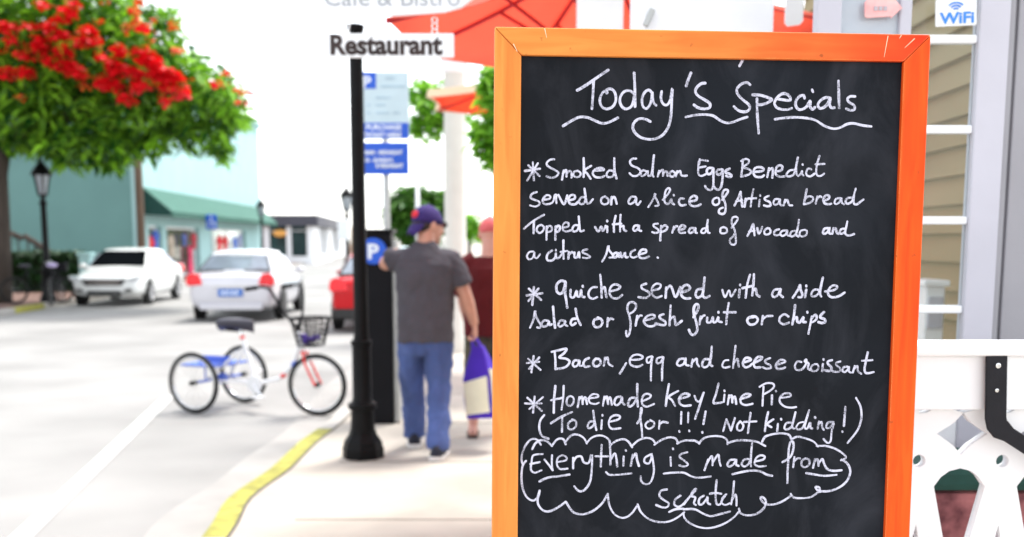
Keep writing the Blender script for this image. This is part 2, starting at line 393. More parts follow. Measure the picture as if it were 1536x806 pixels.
# ------------------------------------------------------------------ chalk handwriting: strokes as photo points, block by block
# block: (x offset, y offset, scale, width in photo px, strokes)
CHALK = [
('today', 830, 90, 6, 4.2, """215,275 300,225 400,155 492,92
362,185 357,300 347,440
480,300 484,290 455,285 425,330 420,385 445,430 485,442 535,420 562,365 555,300 525,265 490,265 460,285
722,300 685,278 640,285 605,330 600,385 625,430 660,442 700,420 720,370 728,300
727,118 733,250 735,420
890,300 860,272 825,290 800,340 800,400 820,435 845,435 870,400 885,340 890,295 895,350 905,390 925,410
975,285 968,330 975,375 1000,405 1030,400 1055,350 1070,260 1065,350 1060,480 1040,590 990,670 920,710 850,715 780,695 730,650 715,600 735,555 780,530 830,535 872,556
1238,118 1215,175 1195,235
1365,210 1330,215 1290,250 1278,290 1310,330 1370,365 1408,395 1405,430 1360,442 1300,430 1265,405
88,595 170,545 240,515 310,520 380,550 440,572 500,562 580,522
1190,515 1280,497 1370,493 1440,505 1500,545 1560,568 1620,560 1680,535 1745,515"""),
('specials', 1070, 90, 6, 4.2, """330,225 300,205 250,220 212,265 220,310 265,360 315,400 328,435 300,465 250,465 210,445 185,420
355,315 420,318 490,340 525,358 490,385 440,402 395,405
392,350 393,450 400,560 408,660
570,350 630,360 690,365 685,330 650,305 610,310 570,345 550,390 570,430 620,447 670,447 705,435
820,345 810,320 775,330 745,365 740,410 765,445 800,445 840,420 870,370 870,420 890,445 912,428
888,270 896,288
1050,345 1010,340 965,365 940,405 955,435 990,430 1025,400 1050,350 1045,395 1060,430 1088,430
1125,190 1128,320 1132,435
1275,330 1230,330 1205,355 1225,385 1265,410 1270,445 1235,455 1195,440
555,535 650,522 750,518 840,525 920,545 1000,595 1080,620 1140,610 1200,580 1260,572 1340,590 1420,600
262,5 235,55"""),
('line', 780, 225, 6, 3.4, """45,190 110,180 180,170
115,110 125,275
75,140 175,235
160,122 65,275
308,85 270,90 240,120 255,150 310,180 345,205 330,235 290,252 240,240
378,268 392,185
386,215 415,180 418,240
420,210 450,190 462,215 465,250
520,190 490,195 480,225 500,245 535,240 545,210 520,188
572,75 575,160 572,245
640,145 580,185 605,215 635,260
660,190 720,185 755,180 740,165 700,165 665,185 655,215 680,245 730,248 757,235
845,195 805,185 780,215 785,240 815,245 845,215 848,75
848,100 850,180 868,258
1045,80 1015,80 990,105 1005,140 1060,165 1085,195 1060,230 1015,235 985,210
1140,195 1105,185 1085,215 1100,235 1135,215 1150,190 1150,225 1165,235 1185,205 1205,50
1200,90 1192,215 1200,240
1240,240 1252,190
1250,208 1285,180 1287,235
1288,208 1312,195 1325,205 1327,235
1370,190 1350,205 1350,235 1380,240 1395,210 1370,190
1402,238 1415,192
1412,210 1440,190 1450,225 1475,235 1500,232
150,380 110,395 95,430 130,450 170,465 175,490 140,510 90,500
205,450 265,440 270,415 235,410 205,450 215,485 260,488 298,465 312,410 328,408 325,440 328,480
345,405 395,490 425,410
440,455 490,440 490,410 455,410 435,450 450,485 495,490 525,465
590,425 550,430 530,465 545,488 575,480 590,440 580,350
582,380 592,440 602,480 625,480 655,445
765,420 735,435 730,470 755,490 790,480 795,445 765,422
820,490 825,425
824,445 850,425 870,485
1040,425 1000,425 975,465 990,488 1025,470 1045,430 1045,475 1060,495 1085,465
1155,515 1200,440 1215,395 1217,425 1240,470 1245,500 1215,505
1285,450 1330,400 1350,360 1335,345 1310,370 1300,430 1305,475 1335,485 1360,445 1365,475 1385,490
1383,405 1385,412
1475,440 1440,440 1430,475 1450,500 1490,495"""),
('line', 1030, 225, 6, 3.4, """190,100 115,95 105,160 105,215 130,235 170,220
108,160 170,150
118,85 112,130
235,165 195,165 180,195 195,220 225,205 240,165 240,260 238,330 215,362 180,350 165,325
320,175 280,180 270,210 290,225 315,205 325,175 322,260 310,330 285,360 260,350 245,330
385,170 355,185 350,205 385,215 405,235 385,245 355,235
505,90 500,160 490,240
490,100 530,82 560,95 550,125 510,155 560,175 580,200 550,225 490,240
600,200 680,190 690,170 660,155 615,165 600,205 620,240 670,245 695,230
725,245 740,165
736,190 770,165 775,205 770,250
800,195 850,185 860,150 830,140 805,165 800,215 830,240 880,240
975,180 930,185 900,215 905,238 940,235 970,205 1000,70
985,140 985,200 1000,235 1025,215 1038,190 1038,215 1050,232
1042,130 1044,136
1120,175 1090,170 1075,205 1085,232 1115,238 1150,215
1195,55 1175,120 1165,190 1175,230 1205,235 1235,215
1160,130 1240,127
25,465 80,455 90,425 60,415 30,440 25,480 50,505 95,505 125,490
270,430 240,445 235,480 260,497 290,480 290,440 270,430
320,450 350,410 370,380 365,360 335,365 320,410 335,450 350,500 345,560 320,578 290,565 295,535 325,520
430,500 465,430 485,375 490,430 500,510
445,460 500,455
520,510 530,440
527,468 550,440 565,438
600,355 585,430 575,510
555,440 625,435
655,450 650,510
660,408 661,414
740,415 705,430 705,450 745,470 755,500 725,508 695,500
830,445 795,445 780,475 795,495 825,480 838,445 840,490 860,500
872,500 885,450
882,472 905,450 920,495 950,500
1080,355 1065,430 1055,490
1060,450 1090,420 1130,425 1135,455 1100,480 1055,490
1160,485 1175,420
1170,442 1195,420 1210,425
1230,460 1275,440 1280,415 1250,410 1230,445 1240,480 1275,490 1300,485
1385,435 1345,440 1330,475 1345,488 1375,470 1390,435 1395,475 1415,490
1495,430 1445,435 1430,470 1450,485 1485,465 1500,420 1520,350
1505,410 1500,460 1510,488 1535,488 1565,465 1590,448"""),
('line', 780, 315, 6, 3.4, """35,170 120,100 215,45
125,100 122,210
190,135 160,150 150,185 175,208 205,190 215,155 190,135
240,150 238,270
238,175 260,145 285,155 280,190 245,200
320,150 318,270
318,175 340,145 360,155 350,190 320,200
385,160 430,150 435,120 405,115 385,145 390,185 420,195 455,185
530,140 490,140 470,175 485,195 515,185 530,150
528,60 535,140 542,190 575,185
675,155 705,195 730,150 745,190 770,145
785,150 785,200
784,98 785,104
860,55 845,130 845,200
905,45 900,120 900,195
835,130 910,125
902,155 930,145 935,180 955,190
1060,140 1030,145 1018,175 1035,190 1060,170 1070,140 1070,180 1090,190
1240,125 1205,130 1205,150 1240,175 1245,200 1215,208 1190,200
1270,145 1265,210 1262,275
1266,168 1300,140 1325,155 1310,185 1270,200
1370,205 1385,150
1380,178 1400,152 1415,148
1430,185 1475,170 1485,150 1455,140 1430,175 1440,205 1485,205
120,375 85,380 62,415 80,445 115,430 130,380 130,420 150,435 180,400
290,365 255,390 240,425 250,455 290,455 318,425 322,390 325,425 345,435 368,410 392,370
390,275 390,360 392,440
365,378 425,370
322,360 323,366
435,440 440,380
439,405 465,380 475,385
490,385 490,425 515,425 530,380 535,430
605,355 570,365 565,385 610,405 630,425 600,435 565,430
740,465 775,400 795,325 800,360 830,400 835,425 805,430
870,385 845,395 840,425 865,425 885,390 890,425 905,385 912,425 935,410 945,385 950,425 970,425
1035,360 1000,380 995,415 1020,430 1050,420
1070,400 1130,385 1130,360 1095,360 1070,395 1080,430 1120,435 1160,420
1236,428 1242,432"""),
('line', 1030, 315, 6, 3.4, """75,165 35,165 18,195 30,208 60,195 78,165 78,200 90,208
180,165 145,170 130,195 140,208 170,195 190,90
185,140 190,200 205,208
330,155 305,170 305,205 335,212 360,200 360,170 330,155
405,160 440,115 460,80 440,62 410,75 405,120 430,180 440,240 440,300 415,315 390,295 390,265 420,235 428,215
545,235 575,180 598,125 605,180 610,230
560,195 610,187
635,165 650,215 680,155
725,165 700,185 700,215 730,222 755,200 745,170 725,165
830,175 800,185 785,210 800,230 830,225
900,185 860,190 842,215 860,235 890,220 905,185 905,225 925,235
985,190 945,195 930,225 945,240 975,225 995,185 1010,90
1000,150 990,195 985,225 1005,240
1060,180 1025,190 1015,225 1040,240 1075,225 1080,190 1060,180
1275,165 1240,170 1225,205 1245,215 1270,195 1285,160 1280,205 1295,215
1310,215 1320,165
1317,188 1340,165 1350,205 1365,215
1425,170 1390,175 1375,205 1395,215 1425,190 1445,105
1438,140 1425,205 1445,230 1475,228 1505,218"""),
('line', 780, 410, 6, 3.9, """60,200 130,192 200,180
125,125 110,285
80,140 190,240
165,140 75,250
405,75 365,70 330,105 330,160 360,185 390,160 410,80 405,170 415,240 425,310
455,150 455,210 485,215 510,160 515,205 540,205 550,150 555,205 580,215
564,115 566,122
690,125 650,130 620,165 620,210 655,230 695,215
722,15 730,100 735,220
733,152 760,125 770,170 778,215
810,165 880,145 900,120 860,100 820,120 805,175 830,220 880,225 920,195
1135,95 1095,110 1100,140 1150,165 1165,195 1130,222 1065,215
1185,155 1250,140 1265,105 1225,95 1190,130 1190,190 1225,220 1275,205
1310,220 1315,130
1313,155 1345,115 1365,130 1400,215 1440,125
1450,170 1510,155 1530,130 1500,105 1460,130 1450,190 1480,225 1530,225
90,490 120,420 135,340 140,380 165,430 185,460 180,488 155,488
255,430 220,425 195,450 205,480 245,470 260,435 265,465 285,460
297,300 305,400 315,490
400,430 365,425 345,460 360,480 395,460 408,430 405,460 425,475
500,410 470,415 455,450 470,468 500,450
500,320 515,400 545,465
700,410 670,420 660,455 680,485 720,480 742,445 730,415 700,400
785,480 790,405
789,435 815,408 838,415
980,370 1030,335 1045,290 1020,262 980,270 965,320 985,390 995,460 985,540 965,570 955,545 955,520
1040,470 1055,385
1048,425 1075,385 1095,382
1120,425 1200,405 1210,380 1170,375 1130,400 1115,440 1150,475 1200,475 1225,455
1290,370 1255,385 1265,410 1305,435 1305,465 1265,465 1220,450
1355,290 1350,380 1345,470
1347,422 1385,390 1395,430 1400,465 1430,450 1455,430"""),
('line', 1030, 410, 6, 3.9, """140,140 95,150 80,195 100,220 135,200 150,150 160,40
155,90 145,190 165,222 205,205
320,150 345,215 380,155 400,210 440,150
475,150 470,215
480,103 481,110
570,15 545,100 530,220
500,135 590,115
605,10 600,100 590,200
595,162 620,140 630,190 655,210
830,145 790,150 768,190 785,215 820,195 845,140 840,190 865,215
955,220 1000,150 1020,105 1025,150 1040,190 1030,215 1005,215
1075,150 1065,215
1075,112 1076,118
1190,150 1145,150 1120,190 1135,210 1175,195 1200,140 1225,40
1212,100 1200,180 1210,210
1245,165 1330,150 1355,120 1320,110 1285,135 1270,180 1300,215 1360,210 1420,175
60,395 100,330 105,290 85,280 65,310 65,370 85,440 95,510 70,550 40,550 20,510
115,460 125,390
119,425 145,385 160,380
185,400 185,440 215,440 235,395 240,440 265,435 285,395 285,430 315,440
285,348 286,355
378,268 365,350 355,460
335,352 440,352
600,395 560,400 545,430 570,462 615,455 640,420 620,392 585,390
675,460 685,385
684,412 720,388 770,385
915,390 880,370 840,395 835,435 870,460 920,445
975,290 965,380 950,460
958,420 990,395 995,435 1020,440 1050,395 1045,435 1070,440
1085,348 1086,355
1125,390 1110,470 1095,545
1118,415 1155,375 1170,400 1150,430 1115,445
1235,350 1205,380 1205,400 1240,415 1245,440 1215,448 1185,440"""),
('line', 780, 515, 5.375, 3.5, """55,160 155,150
110,105 92,235
65,125 165,215
155,115 75,205
280,75 285,140 285,210
255,70 320,55 375,45 355,80 315,115 370,125 400,150 370,190 320,205 285,205
475,140 440,140 425,170 440,190 465,175 480,140 480,180 505,180
555,120 525,135 510,165 525,190 560,185
610,125 590,150 595,180 625,185 650,160 640,130 610,125
675,180 685,115
683,140 705,115 715,165 745,185
855,160 830,205 805,245
890,135 965,130 990,110 955,92 910,100 885,135 895,175 945,190 985,175
1060,105 1025,120 1025,155 1050,150 1068,105 1060,150 1055,220 1055,300
1145,110 1105,125 1105,160 1132,155 1156,110 1150,155 1145,220 1145,300
1320,125 1285,130 1265,165 1285,182 1320,165 1335,120 1335,170 1360,180
40,485 110,488 175,485
118,430 105,560
60,440 175,545
185,435 75,530
285,345 275,450 272,560
352,345 348,440 335,535
250,460 345,440
405,425 380,445 378,490 405,505 430,480 430,440 405,425
465,515 478,435
474,462 500,430 505,490
506,462 525,435 535,465 540,490
550,445 625,435 625,415 585,412 555,445 565,480 605,490 635,480
668,505 680,430
676,458 700,430 710,490
709,462 725,435 735,465 740,495
810,430 775,440 760,480 780,500 810,475 822,435 825,475 842,495
925,440 890,445 870,490 885,510 915,490 943,440
945,330 945,430 950,510
980,470 1045,440 1050,415 1010,410 985,440 985,490 1020,512 1080,490
1200,330 1185,420 1175,505
1275,385 1200,430 1225,460 1250,505
1280,450 1350,430 1365,415 1330,405 1290,430 1285,480 1320,505 1375,500
195,580 165,620 155,680 175,745 230,770
250,645 330,595 420,555
340,600 338,715
420,620 390,645 390,685 420,695 450,670 450,630 420,615
590,630 560,635 545,670 560,685 590,665 600,640
590,545 600,620 615,700
660,620 655,690
664,578 665,584
715,635 790,615 805,590 770,580 730,600 715,650 740,690 810,685
945,645 965,610 982,540 975,525 970,600 980,680 985,755
1050,625 1020,640 1012,670 1040,690 1075,670 1080,640 1050,620
1120,690 1125,625
1124,655 1150,635 1190,640
1300,555 1297,650
1284,708 1286,714
1357,560 1354,640
1363,704 1365,710"""),
('line', 1030, 515, 5.12, 3.5, """35,180 45,125
43,148 75,118 80,155 95,178
175,125 135,125 118,165 135,185 165,170 185,110 192,25
188,80 180,155 195,175
320,130 290,135 272,170 290,188 330,180
375,20 365,100 355,190
360,152 390,120 395,155 400,180
430,150 490,130 480,115 450,115 430,155 450,185 485,175 500,160 570,125 575,105 540,110 515,150 525,185 565,185
640,115 605,130 605,150 640,170 645,190 610,195 585,185
690,165 755,145 745,130 715,130 685,165 695,195 735,195 755,185
880,145 850,140 830,175 845,205 885,200 915,160 918,125 905,140 935,155 930,190 945,205
985,160 960,175 955,205 985,215 1010,195 1005,165 985,160
1045,160 1040,215
1050,122 1051,128
1115,130 1085,140 1085,160 1110,185 1105,210 1075,212 1050,205
1180,140 1150,150 1150,170 1175,190 1175,215 1145,220 1120,215
1235,180 1205,185 1195,210 1210,222 1235,205 1245,180 1245,215 1260,225
1275,225 1290,175
1285,198 1310,175 1315,215 1340,235
1390,70 1375,140 1365,200 1380,230 1435,222
1345,135 1425,130
60,405 75,440 100,445 130,380
130,380 105,460 85,520 65,580
245,310 225,390 205,455 235,460 270,455
290,395 285,450
289,363 291,369
315,470 325,400
322,425 345,400 350,455
351,432 370,410 380,465
410,430 475,410 490,395 455,390 420,415 415,455 450,475 505,465
560,335 610,308 660,310 670,335 640,365 595,390
590,335 585,410 582,480
655,400 653,470
684,365 686,371
715,420 790,410 795,390 755,385 720,410 715,450 750,485 800,495 840,490
145,525 128,620
119,682 121,688
280,675 305,585
305,585 340,670
340,670 370,575
410,600 388,630 390,665 420,668 435,630 410,600
490,535 480,610 470,690
440,605 535,600
625,530 610,600 600,675
665,585 618,620 650,645
700,620 695,675
724,581 726,587
800,610 765,615 750,650 770,662 805,640 820,590 835,530
828,560 810,640 825,655
895,605 860,615 840,650 860,662 895,640 940,515
930,550 905,640 925,655 948,610 950,650 965,655
985,568 987,574
1005,655 1015,600
1012,622 1035,605 1040,645 1052,665
1125,605 1085,610 1070,645 1095,650 1128,615 1112,680 1105,750 1080,765 1050,735
1218,490 1207,635
1194,676 1196,682
1300,420 1335,490 1340,580 1310,670 1235,765"""),
('cloud', 775, 645, 5.375, 3.5, """210,195 135,205 120,260 115,320 145,345 200,325
110,275 185,260
225,240 265,290 290,325
290,325 283,270 285,205
325,260 395,245 400,220 365,205 330,230 325,280 350,315 410,312
455,310 455,225
455,258 480,220 520,215 540,260 580,265 600,205
608,205 605,320 590,420 545,485 500,492 465,455
685,120 680,220 678,295
635,213 735,213
750,100 755,200 755,280
757,242 790,190 805,240 810,295
862,215 860,290
879,163 881,169
920,290 935,200
930,232 960,190 970,240 985,290
1075,200 1035,225 1030,260 1065,270 1085,230 1085,190 1100,260 1105,340 1080,420 1040,438 1005,415 1000,375
185,415 250,385 330,375 425,360
720,340 750,362 830,360 925,350
1240,220 1243,290
1259,150 1261,156
1375,180 1325,195 1315,220 1360,255 1380,280 1350,295 1310,285
1185,352 1260,345 1345,345 1410,375 1470,385 1565,375
1210,480 1165,490 1150,530 1185,565 1225,590 1215,620 1175,625 1125,605
1320,530 1280,560 1270,600 1300,620 1335,605 1375,560 1440,490
1230,662 1280,640 1343,635
125,155 150,110 190,85 240,90 285,130
285,125 330,75 375,75 395,115
397,92 440,45 490,38 540,65 565,110
565,105 610,60 680,45 740,75 755,120
755,125 800,90 860,75 900,95 930,140
930,130 980,85 1040,65 1090,75 1120,110
1110,120 1160,85 1230,60 1280,70 1300,105
1294,110 1343,88 1403,85 1443,90 1473,110
195,120 165,80 120,75 75,120 45,190 40,250 52,280
1350,665 1290,710 1220,740 1140,742 1060,715 1000,660 975,600
975,605 930,670 880,705 830,705 780,670 745,600 735,515
732,520 690,590 620,650 540,680 470,670 435,640 400,585
395,580 340,620 270,655 215,650 175,605 170,550 185,490
184,500 170,545 130,570 85,545 55,490 40,420 40,340 50,285 75,250"""),
('cloud', 1025, 645, 5.375, 3.5, """170,325 200,240
195,262 230,210 235,285
238,262 280,200 290,250 300,290
415,240 375,245 355,280 375,295 410,270 425,240 425,280 445,290
530,235 490,240 470,275 490,295 525,275 540,235
555,100 545,200 545,295
575,255 640,240 655,215 620,205 585,230 575,275 610,295 665,290
395,358 470,340 550,328 620,335 670,360 715,370
800,260 860,220 885,160 885,100 865,95 850,150 845,250 840,340 838,430
885,300 895,220
890,255 920,230 940,230
985,230 955,250 955,290 985,300 1015,275 1010,240 985,230
1045,305 1060,235
1055,262 1080,235 1090,290
1092,267 1120,235 1135,275 1160,315 1210,330 1275,325
990,348 1060,360 1140,370 1235,362
5,600 50,540 95,490 100,475 80,490 62,530 95,545 85,590 100,605
165,530 130,555 125,595 150,600 185,560 195,540 195,585 215,600
268,405 260,500 265,590 295,600 315,560 345,520
215,515 260,508 305,515
345,520 315,550 310,590 340,605 375,590
408,415 400,510 385,600
393,562 420,520 428,560 428,610
0,640 90,640 160,675 220,695 290,680 375,658
125,108 170,65 240,50 310,55 350,80 355,115
360,105 430,85 510,85 590,95 660,130
635,95 660,55 720,35 790,28 850,40 870,75
878,72 920,55 990,70 1050,95 1085,135
1075,130 1150,130 1230,155 1290,195 1310,225 1270,245
1275,240 1320,270 1345,330 1325,400 1270,455 1190,490 1110,495 1080,485 1065,460 1095,465 1100,500
1100,490 1030,540 950,550 890,545 865,515
865,532 800,575 730,600 670,600 630,570 625,540 655,555 665,590 640,640 580,680 510,688 460,670 448,635
448,658 400,710 320,760 220,790 130,785 50,750 10,710 0,672"""),
]
def catmull(p, k=5):
    if len(p) < 3: return [Vector(a) for a in p]
    q = [p[0]] + list(p) + [p[-1]]
    q = [Vector(a) for a in q]
    out = []
    for i in range(1, len(q) - 2):
        a, b, c, d = q[i - 1], q[i], q[i + 1], q[i + 2]
        for j in range(k):
            t = j / k
            out.append(.5 * ((2 * b) + (c - a) * t + (2 * a - 5 * b + 4 * c - d) * t * t + (3 * b - a - 3 * c + d) * t ** 3))
    out.append(q[-2])
    return out
# ------------------------------------------------------------------ ground, road, pavement
RZ = -0.12                                            # road level; pavement is z = 0
def sheet(name, poly, z, m, thick=0.0):
    mb = MB()
    pts = [Vector((p[0], p[1], z)) for p in poly]
    if thick:
        mb.prism([(p[0], p[1]) for p in poly], lambda a, b, c: Vector((a, b, c)), z - thick, z)
    else:
        mb.add(pts, [list(range(len(pts)))])
    return struct(mb.build(name, m))
sheet('ground', [(-900, -60), (900, -60), (900, 1500), (-900, 1500)], RZ - .02, M['ground'])
def sxy(lat, y): p = st(lat, y); return (p.x, p.y)
sheet('road', [sxy(-9.85, -8), sxy(2.2, -8), sxy(2.2, 600), sxy(-9.85, 600)], RZ - .004, M['asphalt'])

# right-hand kerb line: from photo points near the lamp, then along the street
kj = [gnd(u, v) for u, v in ((341, 806), (376, 747), (435, 703), (475, 663), (525, 621))]
kj = [Vector((kj[0].x + .12, -6, 0)), Vector((kj[0].x + .06, 3.5, 0))] + kj + [st(-.86, 12), st(-.7, 14), st(-.4, 16.5), st(-.25, 19), st(-.2, 24), st(-.2, 400)]
kj = catmull([tuple(p) for p in kj[:-1]], 4) + [kj[-1]]
def offs(line, d):
    out = []
    for i, p in enumerate(line):
        a = line[max(i - 1, 0)]; b = line[min(i + 1, len(line) - 1)]
        t = (b - a).normalized()
        out.append(p + Vector((-t.y, t.x, 0)) * d)
    return out
ko = offs(kj, .138)
def strip(mb, A, B, z0, z1):
    n = len(A)
    rings = []
    for a, b in zip(A, B):
        rings.append([Vector((a.x, a.y, z0)), Vector((b.x, b.y, z0)), Vector((b.x, b.y, z1)), Vector((a.x, a.y, z1))])
    return mb.loft(rings)
def split_y(line, y0, y1):
    return [i for i, p in enumerate(line) if y0 <= p.y <= y1]
yi = [i for i, p in enumerate(kj) if 5.36 <= p.y <= 8.75]
a0, a1 = yi[0], yi[-1]
for nm, s0, s1, mt in (('kerb', 0, a0, 'kerb'), ('painted_kerb', a0, a1, 'yellow'), ('kerb', a1, len(kj) - 1, 'kerb')):
    A, B = kj[s0:s1 + 1], ko[s0:s1 + 1]
    struct(strip(MB(), A, B, RZ - .1, .004).build(nm, M[mt], bevel=.012))
struct(strip(MB(), ko, offs(kj, .138 + .40), RZ - .05, RZ + .003).build('gutter', M['gutter']))
struct(strip(MB(), offs(kj, -.012), offs(kj, .004), -.02, .006).build('kerb_joint', M['joint']))
pav = [(p.x, p.y) for p in kj] + [(60, 400), (60, -6)]
mb = MB(); mb.prism(pav, lambda a, b, c: Vector((a, b, c)), RZ - .1, 0.0)
struct(mb.build('pavement', M['concrete']))
mb = MB()                                             # score lines of the paving
for y in (4.2, 5.75, 7.3, 8.9, 10.6, 12.4):
    mb.box((2.6, y, .0012), (7.6, .012, .002))
struct(mb.build('pavement_joints', M['joint']))

# the white line beside the parking bay
w0, w1 = gnd(-28, 862, RZ), gnd(254, 594, RZ)
t = (w1 - w0).normalized(); nrm = Vector((-t.y, t.x, 0)) * .062
mb = MB(); mb.add([w0 - nrm, w1 - nrm, w1 + nrm, w0 + nrm], [(0, 1, 2, 3)])
for p in range(4): mb.v[p].z = RZ + .001
struct(mb.build('white_road_line', M['stripe']))

# far pavement of brick, its kerb and a painted piece of it
LK = -9.85
mb = MB(); mb.prism([sxy(LK - .15, -5), sxy(LK - .15, 400), sxy(LK - 26, 400), sxy(LK - 26, -5)], lambda a, b, c: Vector((a, b, c)), RZ - .1, 0)
struct(mb.build('far_pavement', M['brick']))
def farkerb(y0, y1, m, nm):
    mb = MB(); mb.prism([sxy(LK, y0), sxy(LK, y1), sxy(LK - .15, y1), sxy(LK - .15, y0)], lambda a, b, c: Vector((a, b, c)), RZ - .1, .004)
    struct(mb.build(nm, M[m], bevel=.01))
farkerb(-5, 24.4, 'kerb', 'far_kerb'); farkerb(24.4, 26.2, 'yellow', 'far_painted_kerb'); farkerb(26.2, 400, 'kerb', 'far_kerb')

# ------------------------------------------------------------------ teal shop building across the street
FY, FL, HB = 40.0, -11.3, 8.3
shop = thing('shop_building', 'pale teal shop building behind the white sedan, with a blank shaded end wall', 'building', st(FL, FY))
def fac(s, z, d=0.0):                                 # s metres along the front, d metres out of it
    return st(FL, FY, z) + SD * s + SR * d
def fbox(mb, s0, s1, z0, z1, d0, d1):
    return mb.prism([(s0, z0), (s1, z0), (s1, z1), (s0, z1)], lambda a, b, c: fac(a, b, c), d0, d1)
openings = [(1.0, 2.9), (3.6, 9.4), (12.4, 20.9)]
LEN = 26.0
mb = MB(); e = 0
for s0, s1 in openings + [(LEN, LEN)]:
    fbox(mb, e, s0, 0, 2.12, -.3, 0); e = s1
fbox(mb, 0, LEN, 2.12, HB, -.3, 0)
for s0, s1 in openings[2:]: fbox(mb, s0, s1, 0, .5, -.28, -.02)
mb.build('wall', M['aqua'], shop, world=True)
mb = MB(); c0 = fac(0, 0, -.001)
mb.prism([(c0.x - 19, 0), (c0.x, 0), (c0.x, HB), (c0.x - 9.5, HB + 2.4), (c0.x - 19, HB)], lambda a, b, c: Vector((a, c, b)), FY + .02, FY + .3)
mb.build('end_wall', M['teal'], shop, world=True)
mb = MB(); fbox(mb, -.1, LEN + .1, HB, HB + .22, -.4, .18); mb.build('parapet', M['aqua'], shop, world=True, bevel=.03)
mb = MB(); fbox(mb, .3, LEN - .2, .02, 2.6, -3.2, -3.0); fbox(mb, .3, LEN - .2, 0, .03, -3.0, -.31)
mb.build('shop_interior', mat('shop_interior_wall', (.13, .08, .05), .9, var=.35, scale=.9, c2=(.20, .16, .11)), shop, world=True)
for s0, s1 in openings:
    z0 = .5 if s0 > 12 else .02
    fr = MB()
    fbox(fr, s0, s1, 2.02, 2.12, -.29, -.21); fbox(fr, s0, s1, z0, z0 + .1, -.29, -.21)
    k = 2 if s1 - s0 < 7 else 3
    for i in range(k):
        x = s0 + (s1 - s0 - .12) * i / (k - 1); fbox(fr, x, x + .12, z0 + .1, 2.02, -.29, -.21)
    w = fr.build('window', M['white'], shop, world=True, bevel=.01)
    g = MB(); fbox(g, s0 + .05, s1 - .05, z0 + .05, 2.07, -.26, -.25); g.build('pane', M['glass'], w, world=True)
fbx = MB(); fbox(fbx, 3.62, 5.0, 0, .02, .02, .04)

aw = thing('shop_awning', 'long green canvas awning over the shop windows across the street', 'awning', fac(0, 2.4))
S0, S1 = .35, 25.4
mb = MB()
n = 14
for i in range(n):
    sa, sb = S0 + (S1 - S0) * i / n, S0 + (S1 - S0) * (i + 1) / n - .02
    mb.prism([(0.02, 3.48), (1.05, 2.60), (1.05, 2.63), (0.02, 3.52)], lambda a, b, c: fac(c, b, a), sa, sb)
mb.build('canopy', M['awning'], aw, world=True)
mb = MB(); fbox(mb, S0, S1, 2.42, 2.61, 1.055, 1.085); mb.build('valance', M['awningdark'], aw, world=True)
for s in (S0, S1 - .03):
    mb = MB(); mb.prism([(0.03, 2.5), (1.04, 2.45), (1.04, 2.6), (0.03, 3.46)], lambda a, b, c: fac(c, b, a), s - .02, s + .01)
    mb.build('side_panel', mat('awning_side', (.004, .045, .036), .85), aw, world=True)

# clothes on display behind the glass
TS = [(-.22, 0), (.22, 0), (.22, .42), (.36, .34), (.42, .46), (.2, .66), (.08, .68), (0, .63), (-.08, .68), (-.2, .66), (-.42, .46), (-.36, .34), (-.22, .42)]
DR = [(-.34, 0), (.34, 0), (.16, .62), (.2, .9), (.12, 1.1), (.06, 1.02), (-.06, 1.02), (-.12, 1.1), (-.2, .9), (-.16, .62)]
def garment(s, z, shape, c, k, label, d=-.10):
    mb = MB(); mb.prism([(a * k, b * k) for a, b in shape], lambda a, b, c_: fac(s + a, z + b, d + c_), -.05, .05)
    g = mb.build('garment', mat('garment_cloth', c, .9, var=.2, scale=5), None, bevel=.02)
    return tag(g, label, 'garment', 'garments in the shop windows')
garment(1.5, .9, TS, (.65, .02, .03), 1.2, 'red shirt in the narrow window at the corner end of the shop')
garment(2.3, 1.25, TS, (.05, .12, .5), 1.0, 'blue shirt in the narrow window beside a red one')
garment(7.9, .1, DR, (.80, .06, .16), 1.1, 'pink dress at the street side of the wide brown shop entrance')
garment(8.7, 1.15, TS, (.45, .04, .06), 1.1, 'dark red shirt hung above the pink dress')
garment(6.9, 1.3, TS, (.10, .14, .40), .8, 'small navy shirt hung in the wide shop entrance')
garment(4.6, .9, TS, (.45, .38, .30), 1.3, 'beige shirt hung at the near end of the wide shop entrance')
garment(14.2, .95, TS, (.75, .015, .03), 1.25, 'bright red shirt, nearer of the red pair in the far shop window')
garment(15.6, .95, TS, (.68, .015, .02), 1.25, 'bright red shirt, farther of the red pair in the far shop window')
garment(18.2, .95, TS, (.06, .16, .62), 1.15, 'blue shirt right of the red pair in the far shop window')
garment(19.6, 1.15, TS, (.30, .34, .55), 1.1, 'grey blue shirt at the far end of the far shop window')

